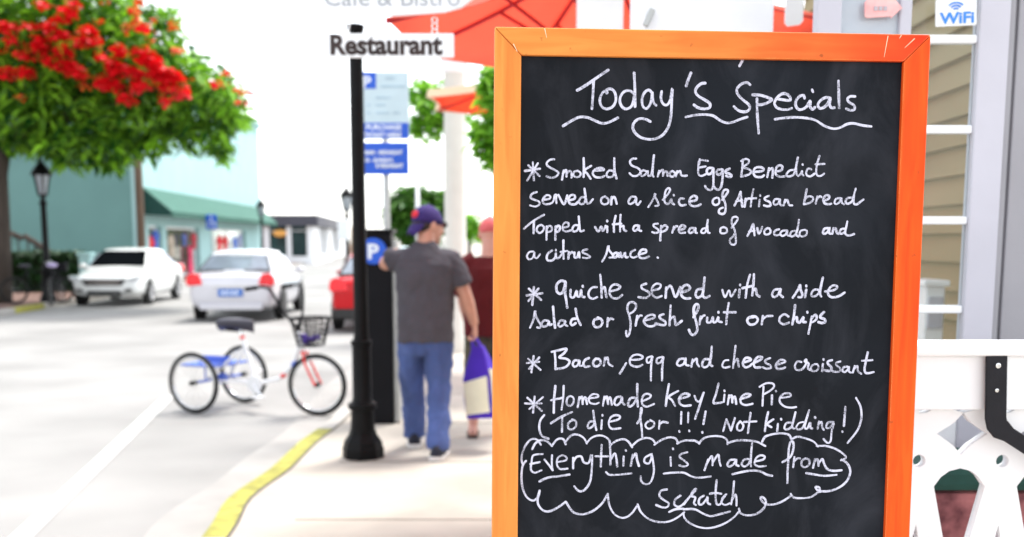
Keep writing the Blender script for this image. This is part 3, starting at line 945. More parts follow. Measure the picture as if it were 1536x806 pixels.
# ------------------------------------------------------------------ low building with a dark fascia farther on
low = thing('cafe_building', 'low white building with dark grey fascia at the far street corner', 'building', at(470, 402, 75).to_2d().to_3d())
cA, cB, cC = at(392, 362, 75), at(470, 362, 75), at(519, 362, 112)
for p in (cA, cB, cC): p.z = 0
def seg_fn(p, q):
    t = (q - p).normalized(); nn = Vector((t.y, -t.x, 0))
    return lambda a, b, c: p + t * a + nn * c + Vector((0, 0, b))
f1, f2 = seg_fn(cA, cB), seg_fn(cB, cC)
L1, L2 = (cB - cA).length, (cC - cB).length
for fn, L, ops in ((f1, L1, [(.5, 1.78), (2.02, 3.2)]), (f2, L2, [(5, 13), (18, 28)])):
    e = 0; w = MB()
    for s0, s1 in ops + [(L, L)]:
        w.prism([(e, RZ), (s0, RZ), (s0, 2.55), (e, 2.55)], fn, -.35, 0); e = s1
    for s0, s1 in ops: w.prism([(s0, RZ), (s1, RZ), (s1, .45), (s0, .45)], fn, -.33, -.02)
    w.build('wall', M['white'], low, world=True)
    for s0, s1 in ops:
        o = MB().prism([(s0, .45), (s1, .45), (s1, 2.55), (s0, 2.55)], fn, -.3, -.24).build('window', M['darkglass'], low, world=True)
        fr = MB()
        k = 1 if s1 - s0 < 5 else 5
        for i in range(k + 1):
            x = s0 + (s1 - s0) * i / k; ww = .05 if s1 - s0 < 5 else .14
            fr.prism([(x - ww, .45), (x + ww, .45), (x + ww, 2.55), (x - ww, 2.55)], fn, -.22, -.1)
        fr.prism([(s0, 2.2), (s1, 2.2), (s1, 2.25), (s0, 2.25)], fn, -.23, -.12)
        fr.build('frame', M['white'], o, world=True)
    fa = MB().prism([(-.3, 2.55), (L + .3, 2.55), (L + .3, 3.3), (-.3, 3.3)], fn, -.5, .35)
    fa.build('fascia', M['fascia'], low, world=True)
mb = MB()
pc = f1(1.3, 2.05, -.02)
mb.lathe([(0.0, -.06), (.46, -.05), (.50, 0), (.46, .05), (0, .06)], (0, 0, 0), 20, 'y')
mb.xf(Matrix.Translation(pc) @ Matrix.Diagonal((1, 1, .52, 1)))
osn = mb.build('window_sign', M['orangesign'], None, smooth=True)
tag(osn, 'orange oval sign hanging in the left window of the low white building', 'sign')

# ------------------------------------------------------------------ trees, hedge
def leaf_cards(mb, c, r, n, size, asp=.42, droop=.4, shell=.55):
    for _ in range(n):
        while True:
            p = Vector((random.uniform(-1, 1), random.uniform(-1, 1), random.uniform(-1, 1)))
            if shell * random.random() < p.length <= 1: break
        p = Vector((p.x * r[0], p.y * r[1], p.z * r[2])) + Vector(c)
        a = random.uniform(0, 2 * math.pi)
        d = Vector((math.cos(a), math.sin(a), random.uniform(-droop - .5, .35))).normalized()
        s = d.cross(Vector((random.uniform(-.6, .6), random.uniform(-.6, .6), 1))).normalized()
        L = size * random.uniform(.6, 1.3); w = L * asp * .5
        k = len(mb.v)
        tip = p + d * L - Vector((0, 0, L * .18))
        mb.v += [p - s * w * .3, p + d * L * .5 - s * w, tip, p + d * L * .5 + s * w]
        mb.f.append([k, k + 1, k + 2, k + 3])
def quick(mb, name, m, parent):
    inv = parent_mat(parent).inverted() if parent else Matrix()
    me = bpy.data.meshes.new(name)
    me.from_pydata([tuple(inv @ p) for p in mb.v], [], mb.f); me.materials.append(m)
    o = bpy.data.objects.new(name, me); col.objects.link(o); o.parent = parent
    return o
def trunk_mesh(pts, r0, r1, limbs):
    mb = MB(); n = len(pts)
    mb.tube(pts, [r0 + (r1 - r0) * i / (n - 1) for i in range(n)], 10)
    for l in limbs:
        m_ = len(l); mb.tube(l, [r1 * (1 - .75 * i / (m_ - 1)) for i in range(m_)], 7)
    return mb

# royal poinciana on the left
TY = 26.5
base = st(0, TY); base = at(-3, 362, TY); base.z = 0
pt = thing('flowering_tree', 'wide green tree covered in red blossom, overhanging the far pavement', 'tree', base)
blobs = [(-60, 40, 190, 110, 2.6), (60, 10, 130, 60, 2.4), (150, 12, 80, 42, 2.2), (60, 110, 110, 70, 2.4), (160, 85, 100, 62, 2.4), (240, 110, 78, 58, 2.2), (300, 130, 60, 40, 1.9),
         (332, 146, 36, 28, 1.5), (222, 55, 50, 38, 1.8), (120, 165, 115, 46, 2.4), (30, 180, 60, 46, 2.2), (205, 168, 80, 38, 2.0), (290, 165, 60, 28, 1.7), (248, 28, 18, 20, .8),
         (130, 215, 70, 28, 1.8), (85, 205, 30, 26, 1.2), (180, 215, 28, 32, 1.2), (240, 200, 18, 22, .8), (322, 205, 18, 26, .8), (350, 172, 22, 18, 1.0), (230, 214, 14, 20, .6), (300, 192, 20, 16, .8), (335, 222, 8, 18, .5), (275, 202, 10, 24, .6), (160, 240, 26, 14, .8), (100, 238, 18, 14, .7), (20, 212, 26, 18, .8)]
lf = MB()
for u, v, ru, rv, rd in blobs:
    c = at(u, v, TY); k = TY / F
    n = int(ru * rv * .20) + 50
    leaf_cards(lf, c, (ru * k, rd, rv * k), n, .36, .34, .5)
quick(lf, 'crown', M['leafp'], pt)
fl = MB()
spots = [(75, 40, 1), (90, 52, 1), (88, 28, .7), (12, 42, 1), (45, 40, .8), (60, 70, .9), (95, 75, 1), (100, 98, 1.2), (75, 92, .8), (35, 83, .8), (8, 110, 1), (38, 108, 1), (125, 62, .9), (140, 62, .9), (155, 85, .8),
         (180, 75, .9), (175, 102, 1.3), (150, 122, 1), (168, 126, 1.2), (187, 148, 1), (190, 102, .9), (205, 110, 1), (217, 80, 1.2), (228, 92, 1), (240, 108, 1.4), (250, 122, 1.5), (258, 112, 1.2), (272, 136, 1.1),
         (248, 150, .7), (210, 128, 1.1), (218, 42, .8), (135, 45, .8), (105, 17, .9), (62, 60, .8), (340, 110, .5), (372, 138, .4), (366, 155, .4), (325, 125, .5), (65, 6, .7), (20, 60, .7), (110, 105, 1), (120, 112, .9), (112, 5, .7), (200, 18, .6), (-30, 80, 1.4), (-60, 40, 1.4), (-20, 20, 1)]
for u, v, k in spots:
    c = at(u, v, TY - 2.35)
    leaf_cards(fl, c, (.185 * k, .25, .14 * k), int(58 * k * k), .15, .85, .3, .1)
fl2 = MB()
for _ in range(42):
    u, v, ru, rv, rd = random.choice(blobs[:10])
    c = at(u + random.uniform(-.8, .8) * ru, v + random.uniform(-.9, -.2) * rv, TY - rd * .93)
    leaf_cards(fl2, c, (.11, .1, .08), random.randint(6, 14), .12, .8, .3, .1)
quick(fl2, 'orange_blossom', M['flower2'], pt)
quick(fl, 'blossom', M['flower'], pt)
j = at(8, 205, TY); top = [at(60, 150, TY), at(130, 130, TY - .5), at(-60, 120, TY + .5), at(220, 140, TY - .4)]
trunk_mesh([base, base + Vector((.08, 0, 1.6)), at(-2, 262, TY), j], .26, .19, [[j, at(40, 185, TY), top[0]], [j, at(80, 190, TY - .3), top[1], at(180, 100, TY - .6)], [j, at(-20, 170, TY), top[2]], [at(60, 188, TY - .2), at(140, 165, TY - .4), top[3], at(300, 140, TY - .4)]]).build('trunk', M['trunk'], pt, smooth=True, world=True)

def tree(u, Y, blobs_, leafm, label, size, dens, tr, group=None, z0=0.0):
    b = at(u, 362, Y); b.z = z0
    o = thing('leafy_tree', label, 'tree', b, group=group)
    lf = MB(); k = Y / F
    for bu, bv, ru, rv in blobs_:
        leaf_cards(lf, at(bu, bv, Y), (ru * k, max(ru, rv) * k, rv * k), int(ru * rv * dens) + 20, size, .5, .2)
    quick(lf, 'crown', leafm, o)
    c = at(blobs_[0][0], blobs_[0][1] + blobs_[0][3] * .5, Y)
    limbs = [[c, c.lerp(at(bb[0], bb[1], Y), .55), at(bb[0], bb[1], Y)] for bb in blobs_[1:5]]
    trunk_mesh([b, b.lerp(c, .5) + Vector((.04, 0, 0)), c], tr, tr * .6, limbs).build('trunk', M['trunk'], o, smooth=True, world=True)
    return o
tree(810, 9.4, [(795, 165, 62, 70), (752, 150, 30, 50), (745, 205, 34, 40), (748, 238, 24, 24), (728, 205, 18, 26), (775, 120, 50, 40), (800, 230, 50, 40), (738, 120, 12, 20)], M['leaft'], 'small leafy tree close behind the chalkboard, beside the red umbrella', .13, .22, .07)
tree(684, 18, [(684, 165, 30, 36), (634, 140, 20, 26), (648, 190, 26, 20), (624, 188, 12, 20), (645, 160, 26, 36), (664, 135, 20, 18)], M['leaft'], 'light green street tree showing between the blue parking signs and the white column', .20, .22, .10)
tree(640, 90, [(622, 308, 36, 30), (650, 318, 26, 26), (602, 322, 20, 26), (630, 345, 40, 20), (664, 326, 14, 22), (648, 300, 16, 14)], M['leafd'], 'dark rounded tree far down the street above the man with the cap', 1.0, 1.0, .3, z0=RZ)
tree(703, 70, [(703, 333, 14, 14), (700, 348, 14, 10), (715, 350, 10, 12)], M['leaft'], 'small far green tree between the white column and the salmon cap', .6, .7, .15)

# clipped hedge
h0, h1 = at(-70, 362, 31.4), at(119, 362, 32.4)
hb = Vector(((h0.x + h1.x) / 2, 32, 0))
mb = MB(); d = (h1 - h0); d.z = 0; L = d.length; d.normalize(); nn = Vector((-d.y, d.x, 0))
h0.z = 0
core = MB().prism([(0.05, 0), (L - .08, 0), (L - .08, 1.1), (.05, 1.1)], lambda a, b, c: h0 + d * a + nn * c + Vector((0, 0, b)), .08, .9)
hg = thing('hedge', 'dark clipped hedge in front of the teal end wall', 'hedge', hb)
core.build('stems', M['trunk'], hg, world=True)
for _ in range(9000):
    a, z, c = random.uniform(0, L), random.uniform(.02, 1.2), random.uniform(0, .98)
    f_ = random.random()
    if f_ < .55: c = random.uniform(-.04, .08)
    elif f_ < .85: z = random.uniform(1.1, 1.22)
    else: a = L - random.uniform(-.04, .08)
    p = h0 + d * a + nn * c + Vector((0, 0, z))
    leaf_cards(mb, p, (.03, .03, .03), 1, .12, .6)
quick(mb, 'foliage', M['hedge'], hg)

# stair handrails and gate pillar in front of the end wall
def handrail(u0, v0, u1, v1, Y, label):
    a, b = at(u0, v0, Y), at(u1, v1, Y)
    o = thing('stair_handrail', label, 'handrail', (a.x, a.y, 0), group='sloping stair handrails')
    MB().tube([a, b], .10, 8).build('rail', M['trunk'], o, world=True)
    for k in (.25, .75):
        p = a.lerp(b, k); MB().box((p.x, p.y, p.z / 2 - .05), (.14, .14, p.z - .1)).build('post', M['teal'], o, world=True)
    m2 = MB()
    for k in range(1, 9):
        p = a.lerp(b, k / 9); m2.tube([p, p - Vector((0, 0, .55))], .03, 6)
    m2.build('spindles', M['trunk'], o, world=True)
handrail(-30, 330, 34, 358, 37, 'brown sloping stair handrail at the left edge, over the hedge')
handrail(36, 354, 84, 384, 36, 'brown sloping stair handrail right behind the black street lamp')
g = at(130, 400, 31.5)
gp = thing('gate_pillar', 'short pale teal pillar between the hedge and the white sedan', 'pillar', (g.x, g.y, 0))
MB().box((g.x, g.y, .55), (.32, .32, 1.1)).build('shaft', M['aqua'], gp, world=True, bevel=.01)
MB().box((g.x, g.y, 1.14), (.42, .42, .08)).build('cap', M['aqua'], gp, world=True, bevel=.015)

# utility poles
def pole(name, u, v_top, Y, r, m, label, z0=0.0, arm=False):
    b = at(u, 362, Y); b.z = z0; t = at(u, v_top, Y)
    o = thing(name, label, 'pole', b)
    MB().tube([b, Vector((b.x, b.y, t.z))], [r, r * .8], 12).build('shaft', m, o, smooth=True, world=True)
    if not arm: return o
    c = MB()
    c.box((b.x, b.y, t.z - .5), (2.0, .1, .12)); c.build('crossarm', m, o, world=True)
    for x in (-.9, -.5, .5, .9): MB().lathe([(.03, 0), (.05, .05), (.03, .12)], (b.x + x, b.y, t.z - .44), 8).build('insulator', M['steel'], o, world=True)
    return o
pole('utility_pole', 212, -60, 38.6, .15, M['wooddark'], 'brown wooden utility pole at the corner of the teal building', arm=True)
pole('utility_pole', 627, 276, 80, .16, M['white'], 'pale slim pole in front of the far dark tree')
pole('utility_pole', 531, 340, 60, .20, M['woodtan'], 'short tan wooden pole just left of the black signpost', RZ)
# ------------------------------------------------------------------ street lamps
def street_lamp(u, v_top, Y, label, arm_sign=False):
    b = at(u, 362, Y); b.z = 0; H = at(u, v_top, Y).z
    o = thing('street_lamp', label, 'street lamp', b, group='black lantern street lamps')
    MB().lathe([(.20, 0), (.20, .12), (.15, .2), (.13, .75), (.15, .8), (.085, .9), (.07, H - 1.15), (.11, H - 1.1), (.06, H - 1.02), (.06, H - .92)], (0, 0, 0), 14).build('post', M['black'], o, smooth=True, angle=40)
    l = MB().lathe([(.10, H - .90), (.20, H - .42), (.20, H - .40)], (0, 0, 0), 6).build('lantern', M['glasspale'], o)
    c = MB()
    for k in range(6):
        a = 2 * math.pi * k / 6
        c.tube([(.105 * math.cos(a), .105 * math.sin(a), H - .92), (.205 * math.cos(a), .205 * math.sin(a), H - .40)], .022, 6)
    c.lathe([(.02, H - .93), (.12, H - .92), (.12, H - .88), (.02, H - .87)], (0, 0, 0), 12)
    c.build('lantern_frame', M['black'], o)
    MB().lathe([(.26, H - .41), (.26, H - .37), (.21, H - .28), (.12, H - .16), (.05, H - .10), (.05, H - .05), (.015, H)], (0, 0, 0), 14).build('lamp_cap', M['black'], o, smooth=True, angle=40)
    if arm_sign:
        MB().box((-.12, -.1, H - 1.6), (.42, .03, .75)).build('sign_panel', M['signwhite'], o, bevel=.01)
    return o
street_lamp(68, 238, 27, 'black lantern street lamp in front of the teal end wall, above the hedge')
street_lamp(393, 298, 56, 'small far street lamp at the right end of the green awning')
street_lamp(521, 279, 40, 'street lamp with a white panel just left of the black signpost', True)

# blue parking-badge sign far off, on its post
p = at(317, 333, 46.0)
ds = thing('parking_badge_sign', 'small blue accessible parking sign on a post in front of the green awning', 'sign', (p.x, p.y, 0))
MB().tube([(0, 0.03, 0), (0, .03, p.z + .35)], .03, 8).build('post', M['steel'], ds)
sp = MB().box((0, 0, p.z), (.46, .02, .62)).build('panel', M['signblue'], ds, bevel=.02)
e = MB()
e.ball((0.0, -.016, p.z + .20), (.045, .006, .045), 10, 6)
e.tube([(0, -.018, p.z + .14), (0.0, -.018, p.z - .02), (.12, -.018, p.z - .02), (.16, -.018, p.z - .17)], .022, 6)
e.torus((-.01, -.016, p.z - .09), .12, .018, 'y', 18, 6)
e.build('symbol', M['signletter'], sp)

# ------------------------------------------------------------------ cars
def lerp(a, b, t): return a + (b - a) * t
def car(name, label, loc, heading, paint, glass, facing_us=False):
    o = thing(name, label, 'car', loc, heading, 'parked and passing cars')
    P = M[paint]
    def ring(x, zl, zb, w):
        h = zb - zl
        half = [(0, zl), (.80 * w, zl), (.96 * w, zl + .07), (w, zl + .42 * h), (.985 * w, zl + .62 * h), (1.0 * w, zl + .72 * h), (.94 * w, zb - .045), (.84 * w, zb), (.4 * w, zb + .018)]
        pts = [Vector((x, y, z)) for y, z in half] + [Vector((x, 0, zb + .02))] + [Vector((x, -y, z)) for y, z in half[:0:-1]]
        return pts
    sts = [(-2.38, .44, .80, .72), (-2.36, .30, .90, .80), (-2.26, .26, .98, .86), (-1.9, .22, 1.0, .90), (-1.2, .20, .985, .915), (0, .19, .96, .92), (1.0, .19, .93, .92), (1.5, .21, .87, .91), (1.95, .22, .80, .88), (2.22, .25, .72, .82), (2.36, .30, .64, .74), (2.40, .42, .58, .66)]
    MB().loft([ring(*s) for s in sts]).build('body', P, o, sub=2)
    # cabin
    def cring(x, zb, zt, wb, wt):
        half = [(wb, zb), (lerp(wb, wt, .5) + .012, lerp(zb, zt, .5)), (wt + .035, zt - .07), (wt - .01, zt - .02), (wt - .14, zt), (.2, zt + .018)]
        return [Vector((x, y, z)) for y, z in half] + [Vector((x, -y, z)) for y, z in half[::-1]]
    cs = [(-1.98, .94, 1.00, .80, .74), (-1.30, .93, 1.335, .81, .62), (-1.0, .93, 1.415, .82, .61), (-.5, .93, 1.45, .82, .615), (.1, .93, 1.445, .82, .61), (.42, .92, 1.38, .82, .61), (1.25, .90, .95, .80, .74)]
    MB().loft([cring(*c) for c in cs]).build('cabin', P, o, smooth=True, angle=28)
    G = M[glass]
    def quadpanel(nm, pts, m, off, parent=o, th=.008):
        pts = [Vector(p) for p in pts]; n = (pts[1] - pts[0]).cross(pts[2] - pts[0]).normalized()
        c = sum(pts, Vector()) / len(pts)
        if n.dot(c - Vector((0, 0, .7))) < 0: n = -n
        mb = MB(); k = len(pts)
        vs = [q + n * off for q in pts] + [q + n * (off - th) for q in pts]
        mb.add(vs, [list(range(k)), list(range(k, 2 * k))[::-1]] + [(i, (i + 1) % k, k + (i + 1) % k, k + i) for i in range(k)])
        return mb.build(nm, m, parent, bevel=0)
    def slope(x, a, b): return lerp(a[2], b[2], (x - a[0]) / (b[0] - a[0]))
    ra, rb = cs[0], cs[1]
    z = lambda x: slope(x, ra, rb)
    quadpanel('window_surround', [(-1.955, .755, z(-1.955)), (-1.955, -.755, z(-1.955)), (-1.30, -.60, z(-1.30)), (-1.30, .60, z(-1.30))], M['trim'], .016)
    quadpanel('rear_window', [(-1.90, .70, z(-1.90)), (-1.90, -.70, z(-1.90)), (-1.33, -.56, z(-1.33)), (-1.33, .56, z(-1.33))], G, .022)
    fa, fb = cs[5], cs[6]
    z = lambda x: slope(x, fa, fb)
    quadpanel('windscreen', [(.45, .56, z(.45)), (.45, -.56, z(.45)), (1.18, -.70, z(1.18)), (1.18, .70, z(1.18))], M['carglass'], .024)
    for s in (1, -1):
        def sp(x, zz): return (x, s * (lerp(.82, .645, (zz - .93) / .45) + .004), zz)
        quadpanel('side_window', [sp(.98, .985), sp(.40, 1.31), sp(-.24, 1.365), sp(-.27, .985)], M['carglasssky'], .016)
        quadpanel('side_window', [sp(-.36, .985), sp(-.33, 1.365), sp(-.86, 1.34), sp(-1.42, 1.10), sp(-1.5, .99)], M['carglasssky'], .016)
        m_ = MB(); m_.ball((.88, s * .98, .99), (.07, .10, .065), 10, 7); m_.tube([(.9, s * .86, .95), (.89, s * .95, .97)], .025, 6)
        m_.build('wing_mirror', P, o, smooth=True)
        for x in (-.05, -1.02):
            MB().box((x - .1, s * .921, .82), (.16, .03, .028)).build('door_handle', P, o, bevel=.008)
        for x in (-1.38, 1.42):
            MB().lathe([(.0, -.03), (.375, -.03), (.375, .0), (0, .0)], (x, s * .905, .335), 28, 'y').build('wheel_arch', M['trim'], o)
            w = thing_child('wheel', o)
            tb = MB(); tb.torus((x, s * .835, .315), .235, .085, 'y', 32, 8, 1.25); tb.lathe([(.30, -.085), (.30, .085)], (x, s * .835, .315), 28, 'y', caps=False)
            wheel = tb.build('wheel', M['tyre'], o, smooth=True)
            r_ = MB(); r_.lathe([(.05, .02), (.05, .075), (.06, .075), (.07, .06)] if False else [(.0, .07), (.06, .075), (.07, .055)], (x, s * .835, .315), 16, 'y')
            r_.torus((x, s * (.835 + .08), .315), .205, .018, 'y', 28, 6)
            for k in range(10):
                a = 2 * math.pi * k / 10
                r_.tube([(x + .05 * math.cos(a), s * .912, .315 + .05 * math.sin(a)), (x + .2 * math.cos(a), s * .918, .315 + .2 * math.sin(a))], .016, 6)
            r_.build('rim', M['rim'], wheel)
        # lights
        t_ = MB(); t_.prism([(.56, .76), (.84, .735), (.895, .79), (.875, .94), (.78, 1.0), (.62, .97)], lambda a, b, c: Vector((c, s * a, b)), -2.40, -2.19); t_.build('tail_light', M['tail'], o, bevel=.02)
        h_ = MB(); h_.prism([(.42, .60), (.74, .62), (.86, .70), (.87, .78), (.80, .76), (.55, .69)], lambda a, b, c: Vector((c, s * a, b)), 1.9, 2.335); h_.build('headlight', M['head'], o, bevel=.02)
        f_ = MB(); f_.prism([(.50, .36), (.70, .38), (.68, .45), (.52, .44)], lambda a, b, c: Vector((c, s * a, b)), 2.2, 2.392); f_.build('fog_light', M['trim'], o, bevel=.01)
    b_ = MB(); b_.prism([(-.62, .24), (.62, .24), (.66, .38), (-.66, .38)], lambda a, b, c: Vector((c, a, b)), -2.42, -2.2); b_.build('rear_valance', M['trim'] if paint == 'carred' else P, o, bevel=.03)
    pl = MB().box((-2.405, 0, .60), (.02, .50, .155)).build('number_plate', M['plate'], o, bevel=.006)
    k_ = MB()
    for y in (-.13, -.04, .06, .15): k_.box((-2.418, y, .60), (.004, .05, .07))
    k_.build('plate_marks', M['signletter'], pl)
    MB().box((-2.39, 0, .72), (.03, .7, .035)).build('boot_trim', M['chrome'] if paint != 'carred' else P, o, bevel=.01)
    gr = MB(); gr.prism([(-.44, .53), (.44, .53), (.56, .69), (-.56, .69)], lambda a, b, c: Vector((c, a, b)), 2.2, 2.428); grille = gr.build('grille', M['trim'], o, bevel=.015)
    ch = MB()
    for zz in (.57, .61, .65): ch.box((2.434, 0, zz), (.008, .80, .008))
    ch.build('grille_bars', M['chrome'], grille)
    MB().prism([(-.45, .30), (.45, .30), (.40, .40), (-.40, .40)], lambda a, b, c: Vector((c, a, b)), 2.2, 2.415).build('air_intake', M['trim'], o, bevel=.015)
    if paint == 'carred':
        MB().prism([(-.80, .25), (.80, .25), (.84, .44), (-.84, .44)], lambda a, b, c: Vector((c, a, b)), -2.415, -2.1).build('bumper', M['trim'], o, bevel=.04)
    return o
def thing_child(n, o): return None
HD = math.atan2(SD.y, SD.x)
car('parked_car', 'white saloon car parked facing us beside the hedge and teal wall', (-10.42, 29.3, RZ), HD + math.pi, 'carwhite', 'carglass')
car('passing_car', 'silver saloon car seen from behind in the road, with red lights and a blue plate', (-5.88, 24.16, RZ), HD, 'carsilver', 'carglasspale')
car('parked_car', 'red car seen from behind, half hidden by the black signpost', (-2.53, 21.55, RZ), HD, 'carred', 'carglasspale')
c4 = at(588, 362, 38); car('parked_car', 'pale blue car far along the kerb, its roof showing over the pay station', (c4.x, c4.y, RZ), HD, 'carblue', 'carglasspale')

# ------------------------------------------------------------------ cycles
def cycle_wheel(name, parent, c, r, Mx, n=24, tyre=.022, rimm='chrome'):
    """wheel in the local x-z plane, turned by Mx"""
    c = Vector(c)
    t_ = MB(); t_.torus((0, 0, 0), r - tyre, tyre, 'y', 44, 8); t_.xf(Matrix.Translation(c) @ Mx)
    w = t_.build(name, M['tyre'], parent, smooth=True)
    r_ = MB(); r_.torus((0, 0, 0), r - 2 * tyre - .006, .010, 'y', 40, 6, 1.3); r_.xf(Matrix.Translation(c) @ Mx); r_.build('rim', M[rimm], w, smooth=True)
    s_ = MB()
    for k in range(n):
        a = 2 * math.pi * k / n; y = .025 * (1 if k % 2 else -1)
        s_.tube([(.015 * math.cos(a + .9), y, .015 * math.sin(a + .9)), ((r - .05) * math.cos(a), 0, (r - .05) * math.sin(a))], .0016, 4)
    s_.xf(Matrix.Translation(c) @ Mx); s_.build('spokes', M['steel'], w)
    h_ = MB(); h_.lathe([(.012, -.05), (.022, -.04), (.022, .04), (.012, .05)], (0, 0, 0), 10, 'y'); h_.xf(Matrix.Translation(c) @ Mx); h_.build('hub', M['blacksoft'], w, smooth=True)
    return w
rm = Vector((-2.90, 10.48, RZ)); fw = Vector((.91, -.41, 0)).normalized()
tk = thing('tricycle', 'white adult tricycle with red fork, blue rear platform and black basket, parked by the kerb', 'tricycle', rm, math.atan2(fw.y, fw.x))
I3 = Matrix.Identity(4); WR = .298; WB = 1.16
for s in (1, -1): cycle_wheel('wheel', tk, (0, s * .375, WR), WR, I3)
cycle_wheel('wheel', tk, (WB, 0, WR), WR, Matrix.Rotation(R(12), 4, 'Z'))
mb = MB(); mb.tube([(0, -.33, WR), (0, .33, WR)], .014, 8); mb.lathe([(.05, -.03), (.05, .03)], (0, .05, WR), 14, 'y'); mb.build('axle', M['tricycleblue'], tk, smooth=True, angle=40)
mb = MB()
mb.tube([(.98, 0, .70), (.90, 0, .48), (.72, 0, .33), (.46, 0, .27)], .024, 10)              # step-through tube
mb.tube([(.955, 0, .80), (1.02, 0, .60)], .027, 10)
mb.tube([(.46, 0, .26), (.30, 0, .72)], .020, 10)                                              # seat tube
for s in (1, -1):
    mb.tube([(.46, s * .03, .27), (.0, s * .12, WR)], .012, 8); mb.tube([(.33, s * .02, .62), (.0, s * .16, WR + .02)], .012, 8)
mb.build('frame', M['tricyclewhite'], tk, smooth=True, angle=50)
mb = MB(); mb.tube([(.925, 0, .52), (.885, 0, .462)], .0255, 10); mb.build('blue_band', M['tricycleblue'], tk, smooth=True, angle=50)
mb = MB(); mb.tube([(.80, 0, .39), (.755, 0, .357)], .0255, 10); mb.build('red_band', M['tricyclered'], tk, smooth=True, angle=50)
mb = MB()
for s in (1, -1): mb.tube([(1.025, s * .03, .60), (1.06, s * .052, .50), (WB + .01, s * .055, WR)], .013, 8)
mb.tube([(1.025, -.04, .60), (1.025, .04, .60)], .018, 8); mb.tube([(1.025, 0, .60), (1.01, 0, .66)], .019, 8)
mb.build('fork', M['tricyclered'], tk, smooth=True, angle=50)
mb = MB(); mb.box((-.05, .0, WR + .15), (.40, .52, .022)); mb.box((-.05, 0, WR + .19), (.40, .012, .07))
for s in (1, -1): mb.tube([(.0, s * .2, WR), (.0, s * .2, WR + .14)], .011, 6)
mb.build('rear_platform', M['tricycleblue'], tk, bevel=.006)
mb = MB()
for (a, b, c, w, t_) in ((0, 0, 0, 1, 1),):
    rings = []
    for x, w, z in ((-.18, .11, .0), (-.155, .145, .014), (-.07, .145, .02), (.03, .09, .016), (.12, .045, .01), (.175, .028, 0), (.19, .010, -.01)):
        rings.append([Vector((x, math.cos(k * math.pi / 6) * w, z + (.034 if math.sin(k * math.pi / 6) > 0 else .085) * math.sin(k * math.pi / 6))) for k in range(12)])
    mb.loft(rings)
mb.xf(Matrix.Translation((.25, 0, .855))); sd = mb.build('saddle', M['saddle'], tk, smooth=True)
sp_ = MB()
for s in (1, -1):
    for x in (.17, .22): sp_.torus((x, s * .06, .79), .02, .006, 'z', 12, 5); sp_.torus((x, s * .06, .805), .02, .006, 'z', 12, 5)
sp_.tube([(.15, .05, .785), (.3, 0, .775), (.15, -.05, .785)], .008, 6); sp_.build('saddle_springs', M['blacksoft'], sd)
MB().tube([(.30, 0, .72), (.275, 0, .80)], .014, 8).build('seat_post', M['chrome'], tk)
MB().tube([(.305, 0, .70), (.297, 0, .735)], .024, 10).build('seat_clamp', M['tricyclered'], tk)
mb = MB()
pts = [(.965, 0, .82), (.95, .05, .86), (.90, .17, 1.02), (.84, .25, 1.19), (.76, .27, 1.225), (.58, .28, 1.20)]
mb.tube(catmull(pts, 4), .0125, 8); mb.tube(catmull([(a, -b, c) for a, b, c in pts], 4), .0125, 8); mb.tube([(.97, 0, .70), (.955, 0, .87)], .013, 8)
hb_ = mb.build('handlebar', M['blacksoft'], tk, smooth=True)
for s in (1, -1): MB().tube([(.70, s * .272, 1.217), (.58, s * .281, 1.20)], .020, 10).build('grip', M['blacksoft'], hb_, smooth=True)
# wire basket
mb = MB()
def bk(t, z):                                          # rounded-square outline at height z
    k = .66 + .34 * (z / .26); a = 2 * math.pi * t
    sx, sy = .145 * k, .185 * k
    f_ = lambda q: math.copysign(abs(q) ** .5, q)
    return Vector((1.10 + f_(math.cos(a)) * sx, f_(math.sin(a)) * sy, .67 + z))
for z in (0, .05, .1, .15, .2, .26): mb.tube([bk(i / 28, z) for i in range(29)], .005 if z < .26 else .011, 5)
for i in range(28): mb.tube([bk(i / 28, 0), bk(i / 28, .26)], .0045, 5)
for i in range(-4, 5): mb.tube([(1.10 + i * .02, -.115, .67), (1.10 + i * .02, .115, .67)], .003, 5)
bas = mb.build('basket', M['blacksoft'], tk)
mb = MB()
for k in range(5): mb.ball((random.uniform(1.03, 1.17), random.uniform(-.07, .07), .71 + .012 * k), (.045, .05, .025), 10, 6)
pu = mb.build('folded_cloth', M['purple'], None, remesh=.012)
tag(pu, 'crumpled purple cloth lying in the black basket of the tricycle', 'cloth'); pu.location = rm; pu.rotation_euler = (0, 0, math.atan2(fw.y, fw.x))
mb = MB()
mb.lathe([(.085, -.006), (.09, 0), (.085, .006)], (.46, -.045, .27), 24, 'y')
mb.build('chain_guard', M['tricyclewhite'], tk, smooth=True, angle=40)
for s, a in ((1, 2.3), (-1, 2.3 + math.pi)):
    e_ = Vector((.46 + .15 * math.cos(a), s * .075, .27 + .15 * math.sin(a)))
    cr = MB().tube([(.46, s * .06, .27), e_], .012, 8).build('crank', M['chrome'], tk)
    MB().box(e_ + Vector((0, s * .05, 0)), (.09, .085, .022)).build('pedal', M['tricyclewhite'], cr, bevel=.005)

